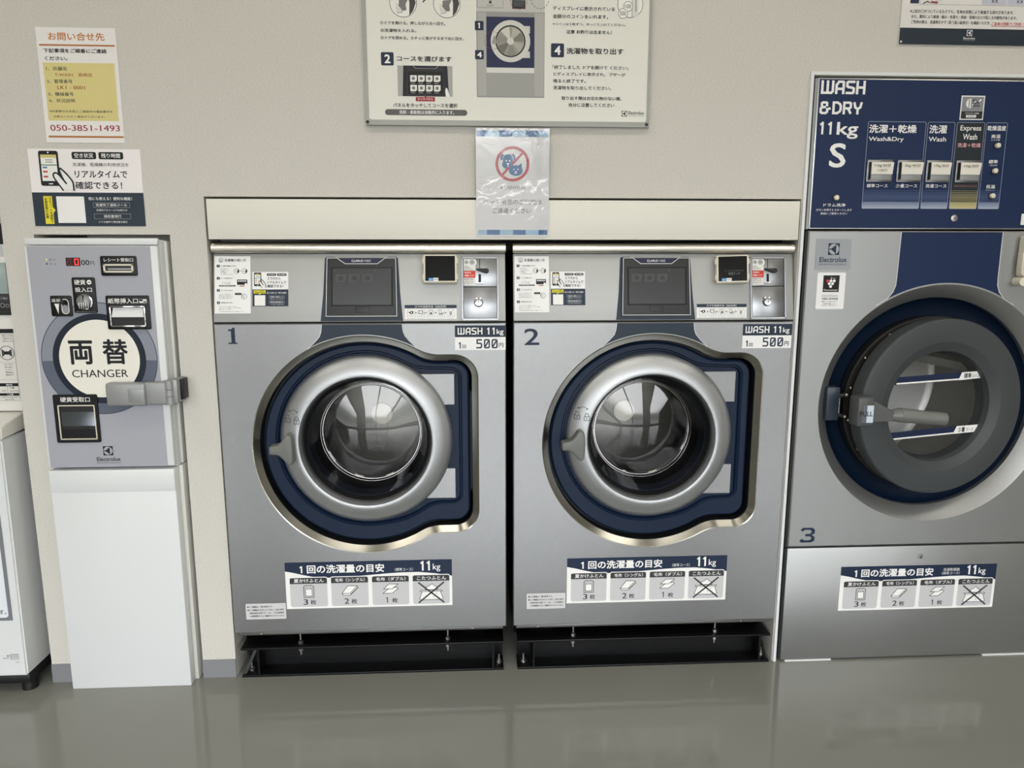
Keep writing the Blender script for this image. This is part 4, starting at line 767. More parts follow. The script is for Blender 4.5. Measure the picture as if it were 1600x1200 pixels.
def perforate(m):
    nt = m.node_tree; b = nt.nodes['Principled BSDF']; t = node(m, 'ShaderNodeTexCoord'); sx = node(m, 'ShaderNodeSeparateXYZ'); nt.links.new(t.outputs['Object'], sx.inputs[0])
    z = node(m, 'ShaderNodeMath', operation='SUBTRACT'); z.inputs[1].default_value = .7215; nt.links.new(sx.outputs['Z'], z.inputs[0])
    x = node(m, 'ShaderNodeMath', operation='SUBTRACT'); x.inputs[1].default_value = .002; nt.links.new(sx.outputs['X'], x.inputs[0])
    a = node(m, 'ShaderNodeMath', operation='ARCTAN2'); nt.links.new(z.outputs[0], a.inputs[0]); nt.links.new(x.outputs[0], a.inputs[1])
    def wave(src, k, off=None):
        p = node(m, 'ShaderNodeMath', operation='MULTIPLY'); p.inputs[1].default_value = k; nt.links.new(src, p.inputs[0]); s = node(m, 'ShaderNodeMath', operation='SINE'); nt.links.new(p.outputs[0], s.inputs[0]); return s.outputs[0]
    q = node(m, 'ShaderNodeMath', operation='MULTIPLY'); nt.links.new(wave(a.outputs[0], 220), q.inputs[0]); nt.links.new(wave(sx.outputs['Y'], 800), q.inputs[1])
    g = node(m, 'ShaderNodeMath', operation='GREATER_THAN'); g.inputs[1].default_value = .3; nt.links.new(q.outputs[0], g.inputs[0])
    mx = node(m, 'ShaderNodeMix', data_type='RGBA'); mx.inputs[6].default_value = rgb(226, 226, 222); mx.inputs[7].default_value = rgb(24, 24, 24)
    nt.links.new(g.outputs[0], mx.inputs[0]); nt.links.new(mx.outputs[2], b.inputs['Base Color'])
perforate(M_perf)
tall_machine()

# ------------------------------------------------------------------ coin changer
def changer():
    R = thing('change_machine', 'white and grey coin changer on its cabinet left of washer 1', 'change machine', (-.26, .03, 0))
    Y = -.03; X0, X1 = -.4135, -.108
    b = MB(); b.box(X0, X1, -.012, .10, .592, 1.150, M_white, .002); b.box(X0, X1 + .006, .012, .10, .594, 1.147, M_side, .001); b.build('upper_cabinet', R)
    d = MB(); d.box(X0, X1, Y, -.012, .5965, 1.136, M_white, .004, 2); d.box(X0, X1, Y + .004, -.012, 1.1375, 1.1535, M_white, .003); do = d.build('front_door', R)
    b = MB(); b.box(X0 + .001, X1 - .002, Y, .0, .0, .5895, M_white, .002); b.box(X0 + .001, X1 + .006, .002, .10, .0, .5895, M_side, .001); b.box(X0 + .001, X1 - .0025, Y - .0012, Y + .004, .5325, .5895, M_white, .001); b.build('lower_cabinet', R)
    k = Ink((0, Y - .0005, 0)); k.slab(-.4065, .597, -.124, 1.1345, .0005, M_greypan)
    cx, cz = -.264, .867
    # printed drum picture: silver ring, navy ring, ivory disc
    k.ring(cx, cz, .0, .1365, (64, 72, 86), .6, 90); k.ring(cx, cz, .108, .1345, (136, 141, 152), .8, 90); k.ring(cx, cz, .108, .1345, (92, 99, 114), 1.0, 40, 180 + 2, 360 - 2)
    k.circ(cx, cz, .1095, (22, 30, 46), 1.4, 72); k.circ(cx, cz, .0945, (234, 232, 222), 1.8, 72)
    k.text('両', -.3345, .8535, -.278, .912, BLK, 2.4, .028); k.text('替', -.2555, .8535, -.196, .9145, BLK, 2.4, .022); k.text('CHANGER', -.332, .822, -.200, .8405, BLK, 2.4, .006)
    logo(k, -.265, .6265, .0235, BLK, (166, 167, 174)); k.circ(-.364, 1.103, .0022, (236, 226, 140), 1, 12); k.circ(-.364, 1.0935, .0019, BLK, 1, 12); k.text('導入中', -.3585, 1.101, -.344, 1.1052, CHAR, 1, .008); k.text('中　止', -.357, 1.0912, -.343, 1.0955, CHAR, 1, .008)
    k.text('00', -.2855, 1.0905, -.2665, 1.1025, BLK, 1, .012); k.text('円', -.2645, 1.090, -.2555, 1.0995, BLK, 1, .008); k.build('front_sheet', do)
    q = Ink((0, Y - .0012, 0)); q.slab(-.320, 1.0885, -.2875, 1.108, .0006, ink((52, 26, 28)))
    def seg(u, on):
        c = M_led if on else (104, 62, 62); s = (.004, .0065)
        for a, e in (((-s[0], s[1]), (s[0], s[1])), ((s[0], s[1]), (s[0], 0)), ((s[0], 0), (s[0], -s[1])), ((s[0], -s[1]), (-s[0], -s[1])), ((-s[0], -s[1]), (-s[0], 0)), ((-s[0], 0), (-s[0], s[1]))) + ((((-s[0], 0), (s[0], 0)),) if not on else ()): q.line([(u + a[0], 1.0982 + a[1]), (u + e[0], 1.0982 + e[1])], .002, c, 1, .35)
    seg(-.312, False); seg(-.2955, True); q.build('amount_display', do)
    def plate(name, x0, z0, x1, z1):
        m = MB(); kk = Ink((0, Y, 0)); m.prism(kk.rr(x0, z0, x1, z1, .004), Y - .0035, Y - .0004, M_frame, .001); return m.build(name, do), Ink((0, Y - .0037, 0))
    def well(m, x0, z0, x1, z1, w, mt, y1=-.0085):
        for a in ((x0, x1, z1 - w, z1), (x0, x1, z0, z0 + w), (x0, x0 + w, z0, z1), (x1 - w, x1, z0, z1)): m.box(a[0], a[1], Y + y1, Y - .003, a[2], a[3], mt, .0006)
    o, s = plate('receipt_outlet', -.2405, 1.0655, -.157, 1.112); s.text('レシート受取口', -.2315, 1.0985, -.164, 1.107, WHT, 1, .01); s.rect(-.227, 1.078, -.169, 1.0885, M_black, 1); s.rect(-.224, 1.079, -.169, 1.0835, M_greyplas, 2); s.build('outlet_label', o)
    m = MB(); well(m, -.2325, 1.073, -.164, 1.093, .004, M_cream); m.build('outlet_rim', o)
    o, s = plate('coin_inlet', -.3105, .978, -.2575, 1.062); s.text('硬貨', -.3045, 1.0445, -.2785, 1.0565, WHT, 1, .012); s.text('投入口', -.304, 1.0275, -.265, 1.0385, WHT, 1, .012); s.circ(-.270, 1.0505, .0055, WHT, 1, 20); s.rect(-.2735, 1.0495, -.2665, 1.0515, CHAR, 2); s.text('硬貨は１枚ずつ入れてください', -.306, .980, -.261, .9825, (170, 172, 176), 1, 0); s.build('inlet_label', o)
    m = MB(); m.lathe([(.0185, -.034), (.0185, -.038), (.0165, -.0385), (.0155, -.036)], -.283, 1.0045, M_chrome, 32); m.lathe([(.0155, -.036), (.012, -.041), (.006, -.0435), (.0004, -.044)], -.283, 1.0045, M_greyplas, 32); ko = m.build('coin_knob', o)
    m = MB(); m.box(-.2835, -.2825, -.0455, -.036, 1.0055, 1.019, M_black)
    for i in range(5): m.box(-.294 + i * .0052, -.2915 + i * .0052, -.0455, -.038, .989, 1.003, M_zinc, .0004)
    m.build('knob_ribs', ko)
    o, s = plate('return_unit', -.364, .970, -.3155, 1.019); s.text('返却', -.3605, 1.004, -.341, 1.012, WHT, 1, .008); s.poly([(-.355, 1.000), (-.344, 1.000), (-.3475, .976)], WHT, 1); s.rframe(-.339, .9755, -.3215, 1.0115, .0085, .0018, WHT, 1); s.rrect(-.337, .978, -.324, .997, .006, (150, 152, 154), 1); s.build('return_label', o)
    m = MB(); m.cyl((-.3305, Y - .003, 1.003), (-.3315, Y - .011, 1.004), .0055, M_black, 18).sphere((-.3315, Y - .011, 1.004), .006, M_black); m.build('return_lever', o)
    o, s = plate('bill_inlet', -.2365, .938, -.1355, 1.019); s.text('紙幣挿入口', -.231, 1.000, -.161, 1.0125, WHT, 1, .012); s.rect(-.158, 1.001, -.1405, 1.0105, (220, 222, 220), 1); s.rect(-.1575, 1.0055, -.1495, 1.010, BLK, 2); s.rect(-.148, 1.002, -.1415, 1.005, CHAR, 2); s.build('inlet_label', o)
    m = MB(); well(m, -.2275, .9445, -.144, .9945, .0035, M_chrome, -.010); m.box(-.224, -.1475, Y - .0036, Y - .003, .948, .991, M_black); m.add([(-.223, Y - .0095, .968), (-.148, Y - .0095, .968), (-.151, Y - .004, .990), (-.220, Y - .004, .990), (-.220, Y - .004, .968), (-.151, Y - .004, .968)], [(0, 1, 2, 3), (0, 4, 5, 1), (0, 3, 4), (1, 5, 2)], M_white); m.build('bill_slot', o)
    # coin tray with an open window
    m = MB(); kk = Ink((0, 0, 0)); OUT = kk.rr(-.3825, .6605, -.278, .7805, .004); IN = [(-.3705, .6705), (-.287, .6705), (-.287, .7525), (-.3705, .7525)]
    m.fill([OUT, IN[::-1]], Y - .0035, M_frame); m.strip(at(OUT, Y - .0035), at(OUT, Y - .0004), M_frame)
    o = m.build('coin_tray', do); s = Ink((0, Y - .0037, 0)); s.text('硬貨受取口', -.365, .762, -.295, .7745, WHT, 1, .012); s.build('tray_label', o)
    m = MB(); well(m, -.3725, .6685, -.285, .7545, .0025, M_cream, -.006); m.build('tray_rim', o)
    m = MB(); x0, x1, z0, z1 = -.3705, -.287, .6705, .7525; yf, yb = Y - .0034, Y - .0012
    m.box(x0, x1, yb, yb + .0004, z0, z1, M_black); m.box(x0 + .003, x1, yb - .0008, yb, .702, .737, M_mirror); m.box(x0 + .003, x1, yb - .0010, yb, z0 + .003, .694, M_frame); m.build('tray_well', o)
    # hasp lock bracket around the right edge
    m = MB(); m.box(-.2435, -.150, -.062, -.0355, .7555, .812, M_greyplas, .006, 3); m.box(-.155, -.104, -.056, -.0355, .7565, .8125, M_greyplas, .005, 3); m.box(-.190, -.152, -.0632, -.061, .765, .7975, M_greyplas, .001); ho = m.build('lock_bracket', R)
    m = MB(); m.cyl((-.099, -.044, .7565), (-.099, -.044, .776), .0125, M_greyplas, 20).cyl((-.099, -.044, .777), (-.099, -.044, .793), .0125, M_greyplas, 20).cyl((-.099, -.044, .794), (-.099, -.044, .815), .0125, M_greyplas, 20); m.build('bracket_hinge', ho)
    m = MB(); m.box(-.0945, -.079, -.05, .006, .758, .818, M_greyplas, .004, 2); m.box(-.080, -.074, -.03, .0065, .765, .815, M_frame, .001); m.build('bracket_arm', ho)
M_mirror = mat('polished_tray', (150, 156, 166), .08, 1)
changer()

# ------------------------------------------------------------------ household washer and dryer in the alcove at the left edge
def household():
    R = thing('top_loading_washer', 'white top-loading household washing machine at the left edge of the photo', 'washing machine', (-.78, .25, 0))
    X0, X1 = -1.06, -.5065
    b = MB(); b.bm(_taper(X0, X1, -.047, .45, .052, .672, .0), M_white); b.build('body', R)
    l = MB(); l.bm(_lid(X0 - .001, X1 + .002, -.047, .47), M_lid); l.build('lid_frame', R)
    k = Ink((0, -.0478, 0)); k.rect(-.95, .205, -.530, .648, (120, 124, 130), 1); k.rrect(-.94, .213, -.539, .648, .008, (226, 232, 238), 2); k.rframe(-.60, .272, -.5665, .29, .003, .0014, CHAR, 3)
    k.tx('です。', -.575, .223, .014, CHAR, 3, .01); k.tx('お使いください', -.70, .223, .014, CHAR, 3, .01); k.build('front_panel_print', R)
    k = Ink((0, -.0478, 0)); k.rframe(-.5475, .098, -.5265, .113, .0006, .0006, (120, 120, 120), 1); k.text('■', -.555, .107, -.551, .110, CHAR, 1); k.rect(-.5375, .098, -.537, .113, (120, 120, 120), 1)
    for i in range(3): k.text(('定格電圧', '定格消費電力', '製造')[i], -.5465, .1095 - i * .0042, -.539, .112 - i * .0042, (120, 120, 120), 1, 0); k.text(('100V', '240W', '2022')[i], -.536, .1095 - i * .0042, -.528, .112 - i * .0042, (120, 120, 120), 1, 0)
    k.rframe(-.5355, .089, -.5265, .0915, .0003, .0003, (140, 140, 140), 1); k.text('日本製', -.5345, .0896, -.5275, .091, (120, 120, 120), 1, 0); k.text('取扱注意', -.566, .1005, -.552, .104, (120, 120, 120), 1, 0); k.build('rating_print', R)
    m = MB(); m.box(X0 + .02, X1 - .004, -.040, .44, .026, .056, M_black, .004); m.build('plinth', R)
    for y in (-.012, .40):
        for x in (X0 + .04, -.5285): MB().cyl((x, y, .0), (x, y, .034), .019, M_black, 24, .0175).build('foot', R)
    D = thing('tumble_dryer', 'white tumble dryer mounted above the household washer at the left edge', 'tumble dryer', (-.80, .25, .70))
    b = MB(); b.box(-1.09, -.5025, .045, .45, .725, 1.19, M_lid, .004); b.box(-1.05, -.55, .10, .45, .7245, .728, M_dark); b.build('body', D)
    k = Ink((0, .0445, 0)); X1 = -.5025
    k.rect(-1.05, 1.14, X1, 1.19, (26, 28, 30), 1); k.rect(-1.05, 1.110, X1 - .004, 1.139, (196, 198, 200), 1)
    k.build('top_strip', D)
    w_ = MB(); w_.box(-1.0, X1 - .001, .042, .0448, 1.02, 1.096, M_tank, .001); w_.box(-1.0, X1 - .001, .0415, .0448, .978, 1.02, M_dark, .001); w_.box(-1.0, X1 - .001, .0405, .0448, .968, .9775, M_black); wo = w_.build('control_window', D)
    q = Ink((0, .0412, 0)); q.text('ていねい', -.5275, 1.006, -.5055, 1.013, (180, 182, 182), 1, .008); q.ring(-.520, .992, .0042, .0056, (150, 150, 150), 1, 18); q.ring(-.508, .991, .0032, .0046, (140, 140, 140), 1, 18); q.build('window_print', wo)
    k = Ink((0, .0445, 0)); k.rect(-1.0, .923, X1 - .001, .9335, BLK, 1); k.rframe(-1.0, .752, X1 - .003, .92, .004, .0007, (130, 132, 134), 1)
    for i, tt in enumerate(('乾燥フィルターは', 'ご使用のたびに', 'お手入れしてください')): k.text(tt, X1 - .029, .914 - i * .0065, X1 - .002 - .004 * (i != 2), .9185 - i * .0065, CHAR, 1, .006)
    k.ring(X1 - .0225, .8735, .0165, .018, CHAR, 1, 36); k.ring(X1 - .0225, .8735, .0, .0045, CHAR, 1, 18); k.poly([(X1 - .0345, .8835), (X1 - .024, .8755), (X1 - .024, .8715), (X1 - .0345, .8635)], CHAR, 1); k.poly([(X1 - .0105, .8835), (X1 - .021, .8755), (X1 - .021, .8715), (X1 - .0105, .8635)], CHAR, 1)
    for i in range(5): k.text(('糸くずを', '取り除く', 'フィルター', '掃除は', '毎回行う')[i], X1 - .031, .842 - i * .0065, X1 - .012, .846 - i * .0065, CHAR, 1, .006)
    k.line([(-.6, .849), (X1 - .003, .849)], .0005, (140, 142, 144), 1); k.line([(-.6, .826 - .02), (X1 - .003, .826 - .02)], .0005, (140, 142, 144), 1)
    k.rect(-1.0, .789, X1 - .004, .797, BLK, 1); k.text('乾燥の目安', X1 - .033, .7905, X1 - .018, .7955, WHT, 2, .01); k.text('少量', X1 - .026, .783, X1 - .014, .787, CHAR, 1, .01); k.text('4kg 約120分', X1 - .026, .775, X1 - .004, .779, CHAR, 1, .008); k.line([(X1 - .031, .774), (X1 - .031, .787)], .0005, CHAR, 1); k.text('60分', X1 - .045, .776, X1 - .035, .780, CHAR, 1, .008)
    k.rect(-1.0, .765, X1 - .004, .7715, BLK, 1); k.text('ご注意', X1 - .033, .766, X1 - .018, .7705, WHT, 2, .01); k.text('引火のおそれのある物は入れない', X1 - .05, .7595, X1 - .006, .763, CHAR, 1, .006); k.text('油の付いた衣類', X1 - .04, .754, X1 - .018, .757, CHAR, 1, .006); k.build('front_print', D)
M_lid = mat('white_plastic', (222, 220, 214), .4)
M_tank = mat('clear_tank', (150, 168, 164), .2)
def _taper(x0, x1, y0, y1, z0, z1, e):
    b = bmesh.new(); vs = [(x, y, z) for x in (x0, x1) for y in (y0, y1) for z in (z0, z1)]; vs = [(x - (.004 if x == x1 and z == z0 else 0), y, z) for x, y, z in vs]
    vv = [b.verts.new(v) for v in vs]
    for f in [(0, 1, 3, 2), (4, 6, 7, 5), (0, 4, 5, 1), (2, 3, 7, 6), (0, 2, 6, 4), (1, 5, 7, 3)]: b.faces.new([vv[i] for i in f])
    bmesh.ops.bevel(b, geom=b.edges[:], offset=.004, segments=3, affect='EDGES'); return b
def _lid(x0, x1, y0, y1):
    b = bmesh.new(); q = []
    for x in (x0, x1):
        for y, z in ((y0, .6735), (y0 + .002, .700), (y0 + .02, .7065), (.05, .722), (y1, .7225), (y1, .68), (.06, .68)): q.append(b.verts.new((x, y, z)))
    b.faces.new(q[:7]); b.faces.new(q[7:][::-1])
    for i in range(7): b.faces.new((q[i], q[7 + i], q[7 + (i + 1) % 7], q[(i + 1) % 7]))
    bmesh.ops.recalc_face_normals(b, faces=b.faces[:]); bmesh.ops.bevel(b, geom=b.edges[:], offset=.002, segments=2, affect='EDGES'); return b
household()

def lam(src):
    """the same print under a creased clear laminate"""
    m = src.copy(); m.name = 'laminated_' + src.name; nt = m.node_tree; b = nt.nodes['Principled BSDF']
    b.inputs['Coat Weight'].default_value = 1; b.inputs['Coat Roughness'].default_value = .06; b.inputs['Coat IOR'].default_value = 1.7
    t = node(m, 'ShaderNodeTexCoord'); n1 = node(m, 'ShaderNodeTexNoise'); n1.inputs['Scale'].default_value = 30; n1.inputs['Detail'].default_value = 2.5; n1.inputs['Distortion'].default_value = 1.2
    mpn = node(m, 'ShaderNodeMapping'); mpn.inputs['Scale'].default_value = (1, 1, .75); nt.links.new(t.outputs['Object'], mpn.inputs[0]); nt.links.new(mpn.outputs[0], n1.inputs['Vector'])
    # creases are strongest in a band below the middle and along the taped edges
    sx = node(m, 'ShaderNodeSeparateXYZ'); nt.links.new(t.outputs['Object'], sx.inputs[0])
    r = node(m, 'ShaderNodeValToRGB'); mr = node(m, 'ShaderNodeMapRange'); mr.inputs[1].default_value = 0; mr.inputs[2].default_value = .26; nt.links.new(sx.outputs['Z'], mr.inputs[0]); nt.links.new(mr.outputs[0], r.inputs[0])
    e = r.color_ramp.elements; e[0].position = 0; e[0].color = (.5, .5, .5, 1); e[1].position = 1; e[1].color = (.9, .9, .9, 1)
    for p, c in ((.06, .12), (.14, .2), (.25, 1), (.46, 1), (.56, .12), (.9, .08), (.97, .9)): q = e.new(p); q.color = (c, c, c, 1)
    ce = node(m, 'ShaderNodeMath', operation='SUBTRACT'); ce.inputs[1].default_value = .5; nt.links.new(n1.outputs['Fac'], ce.inputs[0])
    mu = node(m, 'ShaderNodeMath', operation='MULTIPLY'); nt.links.new(ce.outputs[0], mu.inputs[0]); nt.links.new(r.outputs[0], mu.inputs[1])
    bp = node(m, 'ShaderNodeBump'); bp.inputs['Strength'].default_value = 1; bp.inputs['Distance'].default_value = .003; nt.links.new(mu.outputs[0], bp.inputs['Height']); nt.links.new(bp.outputs[0], b.inputs['Coat Normal'])
    return m
# ------------------------------------------------------------------ notices and boards on the wall
def notices():
    OR = (196, 128, 66); RD = (150, 44, 52); RB = (160, 76, 50)
    k = Ink((0, WY - .0012, 0)); k.slab(-.3555, 1.3735, -.1775, 1.627, .0006, M_paper)
    k.text('お問い合せ先', -.329, 1.599, -.203, 1.6165, OR, 1, .02); k.rect(-.3505, 1.587, -.1815, 1.5905, (176, 112, 60), 1)
    k.text('下記事項をご順番にご連絡', -.342, 1.572, -.201, 1.5815, BLK, 1, .024); k.text('ください。', -.341, 1.5555, -.290, 1.564, BLK, 1, .024); k.rect(-.346, 1.423, -.1865, 1.5505, (216, 204, 138), 1)
    for tt, x0, z0, x1, z1, c in (('1、店舗名', -.340, 1.5335, -.294, 1.542, CHAR), ('T-WASH　高崎店', -.322, 1.5205, -.238, 1.5285, RB), ('2、管理番号', -.341, 1.5055, -.284, 1.514, CHAR), ('LK1 - 0001', -.319, 1.4925, -.257, 1.5, RB), ('3、機械番号', -.341, 1.4775, -.284, 1.486, CHAR), ('4、状況説明', -.341, 1.463, -.282, 1.4715, CHAR), ('※お客様のお名前とご連絡先の電話番号を', -.342, 1.441, -.199, 1.4465, CHAR), ('お教えいただく場合がございます。', -.334, 1.4295, -.217, 1.4345, CHAR)): k.text(tt, x0, z0, x1, z1, c, 2, .008)
    k.text('050-3851-1493', -.344, 1.400, -.186, 1.4135, (150, 48, 58), 1, .008); k.rect(-.350, 1.385, -.179, 1.389, (176, 112, 60), 1)
    tag(k.build('contact_notice'), 'white contact notice with an orange heading and yellow box on the wall', 'notice')
    k = Ink((0, WY - .0014, 0)); k.slab(-.4015, 1.182, -.1445, 1.3595, .001, ink((238, 234, 234))); k.rect(-.4015, 1.182, -.1445, 1.260, (40, 52, 64), 1); phone_icon(k, -.378, 1.355, .075, .080)
    for x0, x1, tt in ((-.302, -.246, '空き状況'), (-.2405, -.184, '残り時間')): k.rrect(x0, 1.3365, x1, 1.3530, .004, BLK, 1); k.text(tt, x0 + .006, 1.3395, x1 - .007, 1.3500, WHT, 2, .012)
    k.text('洗濯機、乾燥機の利用状況を', -.302, 1.320, -.173, 1.3285, BLK, 1, .006); k.text('リアルタイムで', -.299, 1.294, -.178, 1.311, BLK, 1, .018); k.text('確認できる！', -.300, 1.268, -.192, 1.2855, BLK, 1, .018)
    k.rect(-.3765, 1.187, -.3565, 1.2515, (226, 214, 54), 2); k.poly([(-.3565, 1.226), (-.3565, 1.212), (-.351, 1.219)], (226, 214, 54), 2); k.vtext('QRコードを読取り', -.3612, 1.2440, .0068, .0068, BLK, 3); k.vtext('初期登録が必要', -.3710, 1.2415, .0068, .0068, BLK, 3)
    k.rect(-.347, 1.1895, -.283, 1.251, WHT, 2); k.text('他にも使える！便利な機能！', -.273, 1.2425, -.172, 1.250, WHT, 2, .008); k.rframe(-.263, 1.2255, -.1785, 1.237, .0004, .0005, (170, 176, 184), 2); k.text('洗濯完了通知メール', -.2575, 1.2280, -.1845, 1.2350, WHT, 3, .004); k.text('洗濯完了をメールでお知らせ', -.257, 1.217, -.185, 1.222, WHT, 2, 0)
    k.rframe(-.263, 1.199, -.178, 1.211, .0004, .0005, (170, 176, 184), 2); k.text('領収書発行', -.241, 1.2015, -.200, 1.2085, WHT, 3, .004); k.text('スマホ操作で領収書を発行', -.254, 1.1895, -.187, 1.1945, WHT, 2, 0)
    tag(k.build('status_sign'), 'white and navy sign with a phone drawing above the coin changer', 'sign')
    # instruction board
    B = thing('instruction_board', 'large white framed instruction board with a washer picture above the fascia', 'board', (.727, WY, 1.418))
    x0, x1, z0, z1, Y = .3875, 1.0665, 1.4185, 1.93, -.004
    m = MB(); kk = Ink((0, 0, 0)); OUT = [(x0, z0), (x1, z0), (x1, z1), (x0, z1)]; IN = kk.rr(x0 + .0085, z0 + .012, x1 - .007, z1 - .012, .006)
    m.fill([OUT, IN[::-1]], Y, M_alum); m.strip(at(OUT, Y), at(OUT, WY), M_alum); m.strip(at(IN, Y), at(IN, Y + .0015), M_alum); m.build('frame', B)
    for x in (x0 + .0045, x1 - .006): MB().lathe([(.004, Y), (.0035, Y - .0018), (.0004, Y - .002)], x, z0 + .0065, M_dark, 14).build('screw', B)
    k = Ink((0, Y + .0012, 0)); k.poly(IN, (226, 226, 218), 0)
    T = lambda tt, a, b, c, d, col=CHAR, bold=.012: k.text(tt, a, b, c, d, col, 3, max(bold, .01) * 1.3)
    for a in (.4835, .5845):
        k.circ(a - .0015 - .0 * a, 1.6895, .0315, CHAR, 1, 40, .0315); k.circ(a - .0015, 1.6895, .0303, (232, 232, 226), 1.5, 40)
        k.poly([(a + .012, 1.662), (a + .021, 1.672), (a + .0275, 1.69), (a + .022, 1.71), (a + .008, 1.716), (a + .013, 1.69)], (70, 70, 70), 2)
        k.poly([(a - .011, 1.696), (a - .012, 1.684), (a - .002, 1.672), (a + .006, 1.674), (a + .004, 1.686), (a + .01, 1.698), (a + .0, 1.697)], (120, 120, 118), 2.4)
        k.poly([(a - .016, 1.667), (a - .004, 1.669), (a - .006, 1.678), (a - .02, 1.684)], (214, 214, 208), 2.2); k.line([(a - .016, 1.667), (a - .004, 1.669), (a - .006, 1.678), (a - .018, 1.688)], .0008, CHAR, 2.6); k.circ(a - .012, 1.703, .0032, (180, 180, 176), 2, 12); k.circ(a + .004, 1.703, .0032, (180, 180, 176), 2, 12)
    k.line([(.5205, 1.6985), (.533, 1.6985)], .0028, CHAR, 2); k.line([(.528, 1.7045), (.5345, 1.6985), (.528, 1.6925)], .0028, CHAR, 2)
    T('①ドアを開ける。押しながら左へ回す。', .428, 1.642, .579, 1.6495); T('②洗濯物を入れる。', .428, 1.6255, .511, 1.633); T('③ドアを閉める。カチッと音がするまで右に回す。', .428, 1.6095, .622, 1.617)
    for n, a, b, s in (('2', .4275, 1.5520, .0295), ('4', .827, 1.5755, .031)): k.rrect(a, b, a + s, b + s, .003, (36, 46, 66), 1); k.text(n, a + s * .27, b + s * .17, a + s * .74, b + s * .83, WHT, 2, .03)
    T('コースを選びます', .464, 1.562, .5925, 1.5735, BLK, .016); T('洗濯物を取り出す', .8635, 1.5835, 1.0, 1.597, BLK, .016)
    k.rect(.465, 1.484, .594, 1.5525, (168, 168, 164), 1); k.poly([(.476, 1.484), (.479, 1.5525), (.582, 1.5525), (.585, 1.484)], (34, 36, 48), 2); k.poly([(.484, 1.486), (.487, 1.548), (.573, 1.548), (.576, 1.486)], (48, 48, 48), 2.5); k.poly([(.500, 1.5525), (.507, 1.546), (.555, 1.546), (.562, 1.5525)], (150, 150, 150), 3); k.poly([(.5015, 1.5525), (.508, 1.547), (.554, 1.547), (.5605, 1.5525)], (30, 32, 46), 3.2)
    k.rect(.489, 1.489, .572, 1.540, (26, 26, 26), 3)
    for r in range(2):
        for c in range(4): u, v = .4945 + c * .0185, 1.5165 - r * .0215; k.poly([(u, v), (u + .012, v), (u + .0155, v + .003), (u + .0155, v + .0145), (u, v + .0145)], (226, 226, 222), 3.5); k.circ(u + .0075, v + .0075, .0038, (120, 120, 120), 4, 12); k.rect(u + .001, v - .004, u + .011, v - .0025, (150, 150, 150), 3.5)
    k.poly([(.577, 1.484), (.576, 1.497), (.5775, 1.504), (.5815, 1.503), (.5845, 1.494), (.589, 1.484)], WHT, 4); k.line([(.577, 1.484), (.576, 1.497), (.5775, 1.504), (.5815, 1.503), (.5845, 1.494), (.589, 1.484)], .0008, BLK, 4.3)
    k.rrect(.5065, 1.473, .552, 1.4825, .001, (156, 44, 54), 4); k.poly([(.527, 1.482), (.532, 1.482), (.5295, 1.488)], (156, 44, 54), 4); k.text('タッチパネル', .511, 1.4752, .5475, 1.4805, WHT, 4.5, .01); T('パネルをタッチしてコースを選択', .453, 1.459, .605, 1.4685, BLK, .012)
    k.rrect(.4335, 1.441, .628, 1.4545, .0065, (92, 92, 90), 1); k.text('洗剤・柔軟剤は自動的に入ります。', .467, 1.4435, .597, 1.4522, WHT, 2, .012)
    # printed washer picture
    k.rrect(.651, 1.4835, .8115, 1.80, .002, (150, 151, 148), 1); k.rect(.651, 1.674, .8115, 1.80, (190, 190, 186), 1.5); k.rect(.6535, 1.487, .674, 1.672, (172, 172, 168), 1.5); k.rect(.788, 1.487, .810, 1.672, (172, 172, 168), 1.5); k.rect(.6745, 1.551, .7875, 1.663, (38, 44, 76), 2); k.rect(.6745, 1.539, .7875, 1.5505, (214, 214, 210), 2); k.rect(.6745, 1.487, .7875, 1.5385, (158, 159, 155), 2)
    k.rframe(.653, 1.682, .714, 1.80, .002, .001, (130, 130, 128), 2); k.text('Electrolux', .676, 1.686, .692, 1.689, BLK, 2, .01); k.rect(.681, 1.6915, .687, 1.6975, CHAR, 2); k.rect(.735, 1.681, .766, 1.70, (40, 42, 48), 2); k.rect(.738, 1.686, .763, 1.698, (70, 74, 78), 2.5)
    k.rect(.745, 1.6275, .777, 1.6435, (200, 200, 196), 2.5); k.rect(.745, 1.573, .777, 1.5875, (200, 200, 196), 2.5); k.circ(.731, 1.6095, .0465, (206, 206, 200), 3, 60); k.ring(.731, 1.6095, .0325, .0355, (20, 22, 24), 3.4, 60); k.circ(.731, 1.6095, .0325, (150, 148, 138), 3.5, 48)
    for a, c in ((0, (124, 122, 114)), (40, (176, 174, 164)), (95, (206, 204, 194)), (150, (140, 138, 130)), (200, (112, 110, 104)), (255, (136, 134, 126)), (310, (170, 168, 158))): k.poly([(.731, 1.6095)] + [(.731 + .0315 * math.cos(math.radians(a + t)), 1.6095 + .0315 * math.sin(math.radians(a + t))) for t in range(0, 41, 10)], c, 3.7)
    k.circ(.731, 1.6095, .008, (206, 206, 200), 4, 24); k.poly([(.6865, 1.606), (.691, 1.602), (.6985, 1.604), (.697, 1.618), (.692, 1.622), (.69, 1.614)], (150, 150, 146), 4)
    def dashed(cx_, cz_, r, c, n=16, a0=0, a1=360):
        for i in range(n):
            t0 = a0 + (a1 - a0) * i / n; k.ring(cx_, cz_, r - .0006, r + .0006, c, 4.5, 4, t0, t0 + (a1 - a0) / n * .58)
    dashed(.7505, 1.6995, .0195, (150, 60, 70), 16); dashed(.800, 1.7025, .0205, (80, 76, 76), 16); dashed(.690, 1.6105, .0195, (150, 60, 70), 16, 60, 320)
